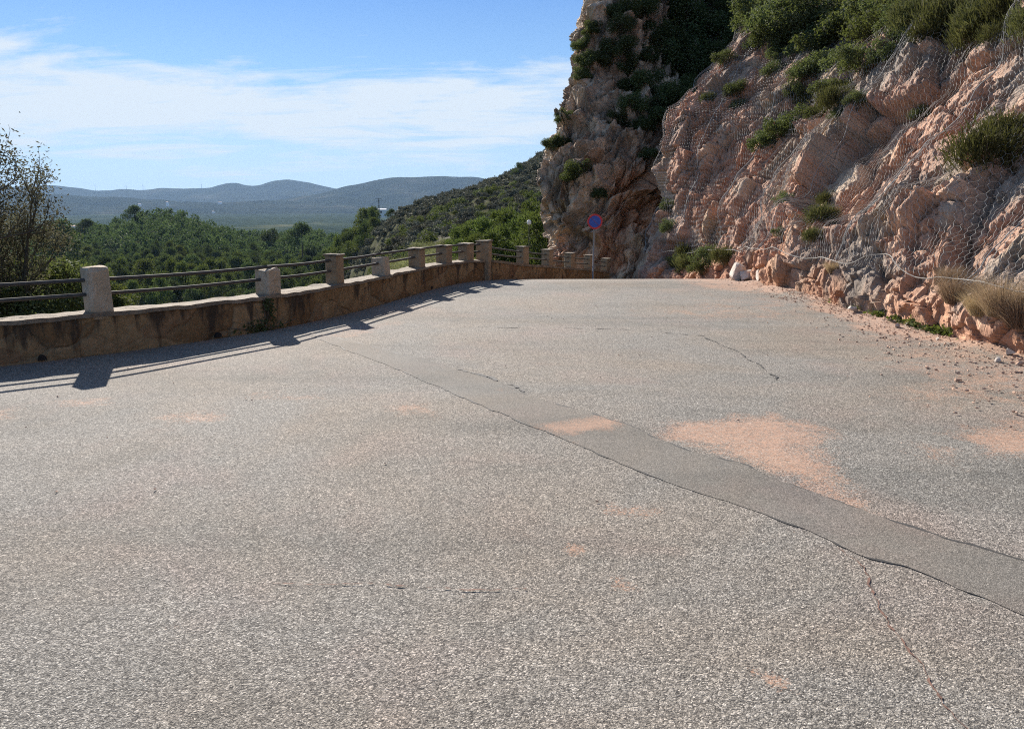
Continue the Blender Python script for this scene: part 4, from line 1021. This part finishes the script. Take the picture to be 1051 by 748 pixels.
for px, py, r, k, lb in [(757, 287.5, .46, 4, 'white boulder leftmost in the pile where the slope meets the road'), (769, 288.5, .40, 5, 'pinkish white boulder beside the leftmost one'), (780, 291, .27, 6, 'small pale boulder at the front of the white pile'),
                      (792, 290.5, .30, 0, 'tan boulder at the right end of the white pile'), (814, 294.5, .24, 1, 'tan rock at the foot of the slope right of the white pile'), (834, 299, .16, 2, 'low brown rock between white pile and hem gap'),
                      (921, 337, .07, 4, 'pale fist-sized stone at the road edge by the weeds'), (930, 336, .055, 5, 'smaller pale stone next to another by the weeds'), (1036, 367, .09, 6, 'grey stone on the gravel below the dry grass'),
                      (1024, 372, .07, 4, 'pale angular stone on the gravel below the dry grass'), (962, 350, .05, 5, 'white pebble-like stone at the edge of the weeds'), (1046, 376, .06, 0, 'reddish stone on the gravel at the right edge'),
                      (912, 363, .035, 3, 'lone dark stone on the asphalt near the slope'), (757, 432, .025, 3, 'tiny dark stone beside the red soil patch'), (982, 391, .045, 1, 'reddish stone on the dusty asphalt below the gravel'),
                      (876, 322, .13, 5, 'pale rock standing among the weeds under the hem gap'), (1010, 352, .16, 4, 'cream rock under the dry grass clumps')]:
    stone(px, py, r, k, lb, 'loose rocks at the foot of the slope')
# gravel: one object
gv, gf, n0 = [], [], 0; rg = np.random.default_rng(77)
ico = rock_mesh('gravel_seed', 9, M_stone, 1); iv = np.array([v.co[:] for v in ico.vertices]); ifc = np.array([list(q.vertices) for q in ico.polygons]); bpy.data.meshes.remove(ico)
n = 6500; gy = 5.5+13*rg.uniform(0, 1, n)**1.5; fx = np.interp(gy, [0, 6, 8.4, 13, 18], [6.1, 5.68, 5.55, 5.4, 5.25]); gx = fx-np.abs(rg.normal(0, .45, n))*np.interp(gy, [5, 9, 13, 18], [2.0, 1.5, .75, .9]); gs = .004+.028*rg.uniform(0, 1, n)**5
k2 = 500; gx[:k2] = rg.uniform(-4, 4.5, k2); gy[:k2] = rg.uniform(4, 17, k2); gs[:k2] = .004+.012*rg.uniform(0, 1, k2)**3
ok = gx > wall_x(gy)+.3; gx, gy, gs = gx[ok], gy[ok], gs[ok]; n = len(gx)
th = rg.uniform(0, 6.28, n); c_, s_ = np.cos(th), np.sin(th)
V = iv[None]*gs[:, None, None]; V = np.stack([V[..., 0]*c_[:, None]-V[..., 1]*s_[:, None], V[..., 0]*s_[:, None]+V[..., 1]*c_[:, None], V[..., 2]], -1)+np.stack([gx, gy, zr(gy)+soil_rise(gx, gy)+gs*.3], 1)[:, None]
me = np_mesh('gravel', V.reshape(-1, 3), (np.arange(n)[:, None, None]*len(iv)+ifc[None]).reshape(-1, 3), M_stone); tag(obj('gravel', me), 'loose reddish gravel and soil crumbs along the foot of the slope', 'gravel', kind='stuff')
# weeds along the road edge
wp = np.array([gnd(*q)[:2] for q in [(856, 312), (880, 320), (905, 328), (930, 335), (960, 343), (985, 347), (1000, 352)]])
n = 5200; f = rg.uniform(0, len(wp)-1.001, n); i = f.astype(int); c_ = wp[i]*(1-(f-i))[:, None]+wp[i+1]*(f-i)[:, None]+rg.normal(0, .09, (n, 2))+np.array([.1, 0])
keep = fbm(np.stack([c_[:, 0]*3, c_[:, 1]*3, np.zeros(n)], 1), 3, 9) > -.15; c_ = c_[keep]; n = len(c_)
P = np.stack([c_[:, 0], c_[:, 1], zr(c_[:, 1])+soil_rise(c_[:, 0], c_[:, 1])+rg.uniform(0, .07, n)], 1); N = unit(rg.normal(size=(n, 3))+np.array([0, 0, 1.0])); V, Fq, lv = leaves(P, N, .07, .035, rg)
me = np_mesh('weeds', V, Fq, M_weed); fattr(me, 'lv', lv); tag(obj('weeds', me), 'low green weeds in a strip at the foot of the slope', 'weeds', kind='stuff')
for px, py, s_, lb in [(978, 345, .16, 'brightest green weed tuft below the dry grass'), (996, 350, .13, 'green weed tuft at the right end of the weed strip'), (868, 308, .12, 'small weed tuft at the left end of the weed strip')]:
    q = gnd(px, py); K_tuft.place((q[0], q[1], 0), s_, 1, lb, 'weed', 'weed tufts at the foot of the slope', int(px))
# creeper on the parapet
rgc = np.random.default_rng(5); yv = float(gnd(248, 343)[1]); n = 230
yy_ = yv+rgc.normal(0, .16, n)+.25; zz_ = np.abs(rgc.normal(0, .12, n)); P = np.stack([wall_left(yy_)+.03+rgc.uniform(0, .05, n), yy_, np.where(rgc.uniform(0, 1, n) < .5, zz_*.6, rgc.uniform(.05, .42, n))], 1)
P[:, 1] = np.where(P[:, 2] > .15, yv+.35+rgc.normal(0, .05, n), P[:, 1]); P[:, 0] = wall_left(P[:, 1])+.02+rgc.uniform(0, .06, n)
N = unit(rgc.normal(size=(n, 3))+np.array([.8, -.5, .3])); V, Fq, lv = leaves(P, N, .05, .03, rgc); me = np_mesh('creeper', V, Fq, M_oak); fattr(me, 'lv', lv)
o = obj('creeper_plant', me); m = MB(); yb = yv+.3
for dy, hz_ in ((0, .42), (.08, .36), (-.25, .14), (-.5, .1), (.3, .12), (.5, .08), (-.12, .3)):
    f_ = np.linspace(0, 1, 6); y_ = yb+dy*f_; m.tube(np.stack([wall_left(y_)+.03, y_, .01+hz_*f_**1.3], 1), .005, 4)
m.build('stem', M_bark, o)
tag(o, 'dark creeper plant climbing the road face of the parapet', 'plant')

# ------------------------------------------------------------------ the grey-green tree beyond the wall on the left
def branch_tree(loc, seed, H, label, spread):
    rg = np.random.default_rng(seed); root = empty('small_tree', loc); tag(root, label, 'tree')
    mt = MB(); mb = MB(); tips = []
    def grow(p, d, L, r, lev):
        n = 5; pts = [p]; dd = d
        for k in range(n):
            dd = dd+rg.normal(0, .14, 3)+np.array([0, 0, .05]); dd /= np.linalg.norm(dd); pts.append(pts[-1]+dd*L/n)
        (mt if lev == 0 else mb).tube(pts, np.linspace(r, r*.5, n+1), 7 if lev < 2 else 4)
        if lev >= 3:
            for q in pts[2:]: tips.append((q, dd))
        if lev < 4:
            for k in range((4, 5, 4, 4)[lev]):
                f = rg.uniform(.3, 1); i = min(n, int(f*n)+1)
                ax = unit(rg.normal(size=(1, 3)))[0]; nd = dd*.75+ax*spread*(.62 if lev else .5)+np.array([0, 0, .18]); nd /= np.linalg.norm(nd)
                grow(pts[i], nd, L*rg.uniform(.42, .64), r*.5, lev+1)
    for a in range(3):
        d = np.array([rg.normal(0, .25), rg.normal(0, .25), 1.0]); d /= np.linalg.norm(d); grow(np.array([rg.normal(0, .1), rg.normal(0, .1), -.3]), d, H*.34, .042, 0)
    mt.build('trunk', M_bark, root); mb.build('branches', M_twig, root)
    Pt_ = np.array([q for q, d in tips]); k = rg.integers(0, len(Pt_), 34000); P = Pt_[k]+rg.normal(0, .05, (len(k), 3)); N = unit(rg.normal(size=P.shape))
    f_ = H/np.percentile(Pt_[:, 2], 98); root.scale = (f_, f_, f_)
    V, Fq, lv = leaves(P, N, .058/f_, .024/f_, rg); me = np_mesh('crown', V, Fq, M_holm); fattr(me, 'lv', lv); obj('crown', me, root); return root
def tz(x, y): return float(terrain_z(np.array([float(x)]), np.array([float(y)]))[0])
for px, Yd, seed, H, lb, spd in [(-102, 12.5, 3, 156, 'sparse grey-green tree beyond the parapet at the left edge', .55), (-140, 11.5, 4, 150, 'grey-green tree half out of view beyond the left parapet', .8)]:
    x_ = (px-CX)/F*Yd; zt_ = float(at(px, H, Yd)[2]); branch_tree((x_, Yd, tz(x_, Yd)), seed, zt_-tz(x_, Yd), lb, spd)

for px, py, Yd, r_, lb in [(74, 262, 14.5, .8, 'grey-green bush beyond the rails just left of the first pale post'), (108, 285, 15, .6, 'low bush beyond the rails just right of the first pale post'), (40, 285, 13.5, .9, 'grey-green bush beyond the rails at the foot of the sparse tree'), (12, 262, 13.8, 1.0, 'grey-green bush beyond the rails left of the one at the foot of the sparse tree')]:
    q = at(px, py, Yd); K_olive.place((q[0], q[1], q[2]-r_*1.2), r_, px*.1, lb, 'shrub', 'bushes beyond the rails', int(px))
# ------------------------------------------------------------------ pines, hillside scrub, forest
def pine_mesh(name, seed, nb, nl, mat, L, Wd, wide=.34, br=(.08, .15)):
    rg = np.random.default_rng(seed); blobs = []
    for k in range(nb):
        z = rg.uniform(.22, .97); r = wide*(1-(max(0, z-.3)/.78)**1.6)*rg.uniform(.35, 1.0); a = rg.uniform(0, 6.283)
        blobs.append((r*math.cos(a), r*math.sin(a), z, rg.uniform(*br)*(1.15-.4*z)))
    P, d = blob_points(blobs, nl, rg, .3); N = unit(d+rg.normal(0, .7, d.shape)); al = unit(d+np.array([0, 0, .7])+rg.normal(0, .5, d.shape))
    V, Fq, lv = leaves(P, N, L, Wd, rg, along=al)
    m = MB(); m.tube([(0, 0, -.08), (.01, .01, .4), (0, .01, .9)], [.022, .015, .004], 5); tv = np.concatenate(m.v); tf = np.array([q for q in m.f if len(q) == 4])+len(V)
    return np.concatenate([V, tv]), np.concatenate([Fq, tf]), np.concatenate([lv, np.zeros(len(tv))]), len(Fq)
def pine_me(name, seed, nb, nl, mat, L, Wd, wide, br=(.08, .15)):
    V, Fq, lv, k = pine_mesh(name, seed, nb, nl, mat, L, Wd, wide, br); mi = np.zeros(len(Fq), int); mi[k:] = 1
    me = np_mesh(name, V, Fq, [mat, M_bark], mi=mi); fattr(me, 'lv', lv); return me
PM = [pine_me('pine_tree', 600+k, 15, 3200, (M_pine, M_oak, M_pine, M_ypine, M_pine)[k], .055, .026, (.34, .40, .46, .38, .5)[k], (.13, .22)) for k in range(5)]
YM = [pine_me('young_pine', 620+k, 40, 3000, M_ypine, .07, .022, (.3, .36, .33)[k]) for k in range(3)]
PBR = [leaf_mesh('bank_bush', dome_blobs(880+k, 1, 1.2, 16, (.2, .34)), 5200, .11, .014, M_pale_s, 880+k, .2) for k in range(3)]; DBR = [leaf_mesh('bank_bush', dome_blobs(890+k, 1, 1.2, 16, (.2, .34)), 4200, .09, .04, M_lent, 890+k, .3) for k in range(3)]
rg = np.random.default_rng(99)
# candidates over the forested hill, kept apart from each other
def scatter(pxr, Yr, n, mind, cond=None, seed=1):
    rg = np.random.default_rng(seed); out = []; g = {}
    for _ in range(n):
        px = rg.uniform(*pxr); Yv = math.exp(rg.uniform(math.log(Yr[0]), math.log(Yr[1]))); x = (px-CX)/F*Yv
        if cond and not cond(px, Yv, x): continue
        kx, ky = int(x//mind), int(Yv//mind); 
        if any((x-q[0])**2+(Yv-q[1])**2 < mind*mind for a in (-1, 0, 1) for b in (-1, 0, 1) for q in g.get((kx+a, ky+b), [])): continue
        g.setdefault((kx, ky), []).append((x, Yv)); out.append((px, Yv, x))
    return out
fo = scatter((-40, 400), (270, 760), 14000, 8.8, lambda px, Yv, x: px < 388-(Yv < 300)*10, 11)
xs = np.array([q[2] for q in fo]); ys_ = np.array([q[1] for q in fo]); zs = terrain_z(xs, ys_)
hts = 6.5+8.5*rg.uniform(0, 1, len(fo))**1.1; 
pp = to_px(np.stack([xs, ys_, zs+hts], 1)); print('forest candidates', len(fo))
# which are seen: crown top not hidden by terrain
vis = []
for x, yv, z, h in zip(xs, ys_, zs, hts):
    o_ = Vector((0, 0, EYE)); d = Vector((x, yv, z+h*.8))-o_; L = d.length; r = BV_T.ray_cast(o_, d.normalized(), L-1.0); vis.append(r[0] is None)
vis = np.array(vis); inv = (pp[:, 1] < 312) & (pp[:, 0] > 30)
order = np.argsort(np.where(vis & inv, ys_, 1e9)); take = order[:300]; rest = np.array([i for i in order[300:]])
PG = 'pines on the forested hill'; PLB = 'green pine among the many alike covering the forested hill beyond the parapet'
for j in take:
    o = obj('pine_tree', PM[j % 5]); s_ = hts[j]; o.location = (xs[j], ys_[j], zs[j]-.3); o.scale = (s_, s_, s_); o.rotation_euler = (0, 0, rg.uniform(0, 6.28)); tag(o, PLB, 'pine tree', PG)
# the rest of the forest and the far woods as one object
low = [pine_mesh('low', 700+k, 12, 330, M_pine, .12, .065, .45, (.15, .24))[:3] for k in range(3)]
fv, ff, fl, n0 = [], [], [], 0
far = scatter((-60, 440), (860, 3000), 5200, 9, None, 12)
fx = np.array([q[2] for q in far]); fy = np.array([q[1] for q in far]); fz = terrain_z(fx, fy)
woods = fbm(np.stack([fx/260, fy/400, np.zeros(len(fx))], 1), 3, 21) > -.25
items = [(xs[j], ys_[j], zs[j], hts[j]) for j in rest]+[(a, b, c, rg.uniform(6, 11)) for a, b, c, k in zip(fx, fy, fz, woods) if k]
for j, (a, b, c, h) in enumerate(items):
    V, Fq, lv = low[j % 3]; th = rg.uniform(0, 6.28); c_, s_ = math.cos(th), math.sin(th); q = np.stack([V[:, 0]*c_-V[:, 1]*s_, V[:, 0]*s_+V[:, 1]*c_, V[:, 2]], 1)*h+np.array([a, b, c-.3])
    fv.append(q); ff.append(Fq+n0); fl.append(lv*.45+rg.uniform(-.1, .75)); n0 += len(q)
me = np_mesh('forest', np.concatenate(fv), np.concatenate(ff), M_pine); fattr(me, 'lv', np.concatenate(fl)); tag(obj('forest', me), 'dark wooded valley floor receding beyond the forested hill', 'forest', kind='stuff')
# a few taller skyline pines
for px, py, Yv, h, k, lb in [(145, 213, 640, 10, 4, 'umbrella-shaped pine standing tallest on the crest of the forested hill'), (151, 218, 640, 8, 2, 'smaller pine beside the tallest one on the hill crest'),
                    (96, 227, 600, 9, 4, 'round pine on the left shoulder of the forested hill'), (66, 228, 330, 9, 2, 'dark pine just right of the sparse tree on the skyline'), (404, 217, 250, 8, 4, 'round dark pine where the scrub ridge meets the valley'),
                    (532, 172, 226, 5, 0, 'lone small pine on the scrub ridge skyline'), (281, 236, 560, 9, 2, 'dark pine on the right shoulder of the forested hill'), (312, 232, 480, 9, 4, 'dark round pine in the dip right of the forested hill')]:
    x = (px-CX)/F*Yv; zt = float(at(px, py, Yv)[2]); zb = tz(x, Yv); h = min(max(4.0, zt-zb+.3), 22); zt = max(zt, zb+h-.4); o = obj('pine_tree', PM[k]); o.location = (x, Yv, zt-h); s_ = h; o.scale = (s_*1.1, s_*1.1, s_); tag(o, lb, 'pine tree', 'skyline pines')
nb_ = scatter((300, 520), (12, 42), 6000, 1.25, lambda px, Yv, x: float(wall_x(np.array(Yv)))-x > 1.3 if Yv < 30 else px < 505, 19)[:120]
for j, (px, Yv, x) in enumerate(nb_):
    zb = tz(x, Yv); r_ = rg.uniform(.45, .95); lim = float(at(px, 250+max(0, 400-px)*.45-(px > 400)*6, Yv)[2])
    o = obj('bank_bush', (PBR, DBR)[j % 4 == 3][j % 3]); o.location = (x, Yv, min(zb, lim-r_*1.1)); o.scale = (r_, r_, r_); o.rotation_euler = (0, 0, rg.uniform(0, 6.28))
    tag(o, 'feathery pale olive bush in the growth close behind the parapet posts' if j % 4 != 3 else 'dark leafy bush in the growth close behind the parapet posts', 'bush', 'bushes close behind the parapet')
PBR_DONE = 1
yp = scatter((468, 580), (58, 118), 500, 2.6, None, 14)[:46]
for j, (px, Yv, x) in enumerate(yp):
    zb = tz(x, Yv); h = rg.uniform(4.2, 7.0)
    top_py = to_px(np.array([[x, Yv, zb+h]]))[0, 1]; lim = 205+max(0, 545-px)*.35+(Yv < 80)*14
    if top_py < lim: h = max(1.5, h-(lim-top_py)*Yv/F)
    o = obj('young_pine', YM[j % 3]); o.location = (x, Yv, zb-.2); o.scale = (h, h, h); o.rotation_euler = (0, 0, rg.uniform(0, 6.28)); tag(o, 'bright green young pine in the grove just beyond the bend in the parapet', 'pine tree', 'young pines beyond the bend')
# scrub on the hillside
def simple_bush(name, seed, mat, n, L, Wd): return leaf_mesh(name, dome_blobs(seed, 1, 1.1, 9, (.28, .45)), n, L, Wd, mat, seed, .4)
for nm, mat, sd_ in (('scrub_bush', M_scrub, 800), ('dark_bush', M_oak, 820), ('pale_bush', M_pale_s, 840)):
    pass
SB = [simple_bush('scrub_bush', 800+k, M_scrub, 900, .2, .1) for k in range(3)]; DB = [simple_bush('scrub_bush', 820+k, M_oak, 900, .2, .1) for k in range(3)]
PBm = [leaf_mesh('pale_bush', dome_blobs(840+k, 1, 1.1, 12, (.25, .4)), 2200, .13, .03, M_pale_s, 840+k, .3) for k in range(3)]
hb = scatter((336, 568), (105, 330), 14000, 2.85, lambda px, Yv, x: Yv > 100+(px < 470)*30, 15)
hb.sort(key=lambda q: q[1]); sv, sf, slv, n0 = [], [], [], 0
bz = terrain_z(np.array([q[2] for q in hb]), np.array([q[1] for q in hb])); lowb = []
for k in range(2):
    rg2 = np.random.default_rng(870+k); P, d = blob_points(dome_blobs(870+k, 1, 1.1, 7, (.3, .45)), 260, rg2, .4); lowb.append(leaves(P, unit(d+rg2.normal(0, .7, d.shape)), .34, .2, rg2))
for j, (px, Yv, x) in enumerate(hb):
    r_ = rg.uniform(.9, 2.2); dk = rg.uniform() < .42; loc = (x, Yv, bz[j]-.2*r_); th = rg.uniform(0, 6.28)
    if j < 290:
        o = obj('scrub_bush', (DB if dk else SB)[j % 3]); o.location = loc; o.scale = (r_, r_, r_*.95); o.rotation_euler = (0, 0, th)
        tag(o, 'dark green bush among those dotting the rocky scrub hillside' if dk else 'grey-green bush among those dotting the rocky scrub hillside', 'bush', 'dark bushes on the scrub hillside' if dk else 'grey-green bushes on the scrub hillside')
    else:
        V, Fq, lv = lowb[j % 2]; c_, s_ = math.cos(th), math.sin(th); sv.append(np.stack([V[:, 0]*c_-V[:, 1]*s_, V[:, 0]*s_+V[:, 1]*c_, V[:, 2]], 1)*r_+np.array(loc)); sf.append(Fq+n0); slv.append(lv); n0 += len(V)
me = np_mesh('scrub', np.concatenate(sv), np.concatenate(sf), M_scrub); fattr(me, 'lv', np.concatenate(slv)); tag(obj('scrub', me), 'far scrub covering the upper hillside', 'scrub', kind='stuff')
pb = scatter((318, 500), (34, 110), 3500, 2.0, lambda px, Yv, x: px > 318+(110-Yv)*-.1, 16)[:190]
for j, (px, Yv, x) in enumerate(pb):
    r_ = rg.uniform(.75, 1.5)*min(1.25, Yv/60+.25); zb = tz(x, Yv); zl_ = float(at(px, 238+max(0, 400-px)*.35, Yv)[2])
    o = obj('pale_bush', PBm[j % 3]); o.location = (x, Yv, zb-.15*r_); o.scale = (r_, r_, r_); o.rotation_euler = (0, 0, rg.uniform(0, 6.28)); tag(o, 'pale olive bush on the bank just below the parapet posts', 'bush', 'pale bushes below the parapet')

sl_ = scatter((-60, 345), (24, 230), 2500, 2.6, None, 18)[:150]
for j, (px, Yv, x) in enumerate(sl_):
    r_ = rg.uniform(.8, 1.9); o = obj('slope_bush', (DB, SB, PBm)[j % 3][j % 2]); o.location = (x, Yv, tz(x, Yv)-.25*r_); o.scale = (r_, r_, r_); o.rotation_euler = (0, 0, rg.uniform(0, 6.28))
    tag(o, 'bush on the slope dropping away behind the parapet rails', 'bush', 'bushes on the slope behind the parapet')

# ------------------------------------------------------------------ far buildings, mast, turbines
def shed(px, py, Yd, wd, dp, ht, label, gable=True, name='warehouse', wall=M_white, roofm=M_white, rz=.1):
    q = at(px, py, Yd); r = empty(name, (q[0], q[1], q[2]), rz); tag(r, label, 'building', 'far buildings in the valley')
    m = MB(); m.box((0, 0, ht/2-4), (wd, dp, ht+8), 0, .05); m.build('wall', wall, r)
    m = MB(); a = .18*dp; hw_, hd_ = wd/2+.3, dp/2+.3
    V = [(-hw_, -hd_, ht), (hw_, -hd_, ht), (hw_, hd_, ht), (-hw_, hd_, ht), (-hw_, 0, ht+a), (hw_, 0, ht+a)]; m.add(V, [[0, 1, 5, 4], [2, 3, 4, 5], [0, 4, 3], [1, 2, 5], [3, 2, 1, 0]]); m.build('roof', roofm, r)
    
    if name == 'warehouse': m = MB(); m.box((0, -dp/2-.03, ht*.35), (wd*.16, .1, ht*.6), 0, .01); m.build('door', M_dark, r)
    return r
shed(391.5, 219, 1500, 19, 12, 7, 'long white warehouse below the mast on the valley floor'); shed(428, 217.5, 1500, 14, 10, 4, 'small white shed on the valley floor right of the warehouse')
shed(77, 236, 1100, 16, 9, 5, 'pale farmhouse with tiled roof in the gap right of the sparse tree', True, 'farmhouse', M_white, M_roof); shed(88, 235, 1120, 10, 8, 4, 'smaller farm building beside the pale farmhouse', True, 'farmhouse', M_white, M_roof)
shed(172, 211, 7600, 22, 20, 32, 'tall white building of the far village above the forested hill', True, 'village_house', M_white, M_roof); shed(226, 209, 7800, 36, 20, 12, 'low pale building of the far village near the hills', True, 'village_house', M_white, M_roof)
shed(219, 218, 5200, 16, 10, 6, 'lone pale house on the plain above the right shoulder of the hill', True, 'village_house', M_white, M_roof)
shed(143.5, 210.5, 7700, 26, 18, 10, 'pale house left of the tall building in the far village', True, 'village_house', M_white, M_roof)
q = at(389, 219, 1450); r = empty('lattice_mast', tuple(q)); tag(r, 'thin lattice mast with cross arms rising behind the white warehouse', 'mast')
m = MB(); Hm = 27
for a in range(4):
    sx_, sy_ = ((-1, -1), (1, -1), (1, 1), (-1, 1))[a]; m.tube([(sx_*1.6, sy_*1.6, -6), (sx_*.5, sy_*.5, Hm)], .22, 4)
for k in range(9): 
    z = k*3; wv = 1.6-1.1*(z+6)/(Hm+6); m.tube([(-wv, -wv, z), (wv, -wv, z+3)], .12, 4); m.tube([(wv, wv, z), (-wv, wv, z+3)], .12, 4)
m.build('tower', M_rail, r)
for z, wv in ((Hm-1, 5.5), (Hm-5, 4)):
    m = MB(); m.tube([(-wv, 0, z), (wv, 0, z)], .35, 5); m.build('cross_arm', M_rail, r)
tl_ = ['wind turbine leftmost on the far ridge', 'wind turbine second on the far ridge, left of the church-like white building', 'wind turbine on the far ridge over the middle of the forested hill', 'wind turbine on the far ridge left of the rounded peak']
for (px, py), lb in zip(((98, 194), (130, 194.5), (147, 194), (207, 192.5)), tl_):
    q = at(px, py+1.5, 13500); r = empty('wind_turbine', tuple(q), rng.uniform(-.5, .5)); tag(r, lb, 'wind turbine', 'wind turbines on the far ridge')
    m = MB(); m.tube([(0, 0, -30), (0, 0, 75)], [3.2, 1.8], 8); m.build('tower', M_white, r); m = MB(); m.box((0, 0, 77), (4, 9, 4), 0, .5); nac = m.build('nacelle', M_white, r)
    for k in range(3):
        th = 2.094*k+rng.uniform(0, .3); m = MB(); m.tube([(0, -6, 77), (20*math.sin(th), -6, 77+20*math.cos(th)), (40*math.sin(th), -6, 77+40*math.cos(th))], [1.3, 1.5, .3], 6); m.build('blade', M_white, nac)
# the white globe showing in the grove past the bend
q = at(543, 231, 52); zb = tz(q[0], q[1]); r = empty('globe_lamp', (q[0], q[1], zb)); tag(r, 'small white globe on a thin post showing among the young pines past the bend', 'lamp')
m = MB(); zc_ = q[2]-zb; m.tube([(0, 0, -.3), (0, 0, zc_)], .035, 6); m.build('post', M_rail, r)
m = MB(); prof = [(.0, 0), (.075, .01), (.13, .07), (.15, .17), (.13, .26), (.07, .32), (.0, .335)]; V = []; n = 16
for r_, z in prof: V += [(r_*math.cos(6.283*k/n), r_*math.sin(6.283*k/n), z+zc_) for k in range(n)]
m.add(V, [[i*n+k, i*n+(k+1) % n, (i+1)*n+(k+1) % n, (i+1)*n+k] for i in range(len(prof)-1) for k in range(n)]); m.build('globe', M_white, r, True)

# ------------------------------------------------------------------ the air
hv = bpy.data.materials.new('haze_air'); hv.use_nodes = True; t = NT(hv.node_tree); t.n.clear()
pv = t.new('ShaderNodeVolumePrincipled', i_Color=(.47, .70, 1.0), i_Density=3.2e-5, i_Anisotropy=.0)
t.new('ShaderNodeOutputMaterial', i_Volume=pv.outputs[0])
m = MB(); zlo = float(Pt[:, 2].min())-8; m.box((0, 6000, (zlo+570)/2), (36000, 24000, 570-zlo), 0, 1)
o = m.build('haze', hv); tag(o, 'pale blue air haze over the valley', 'haze', kind='stuff')
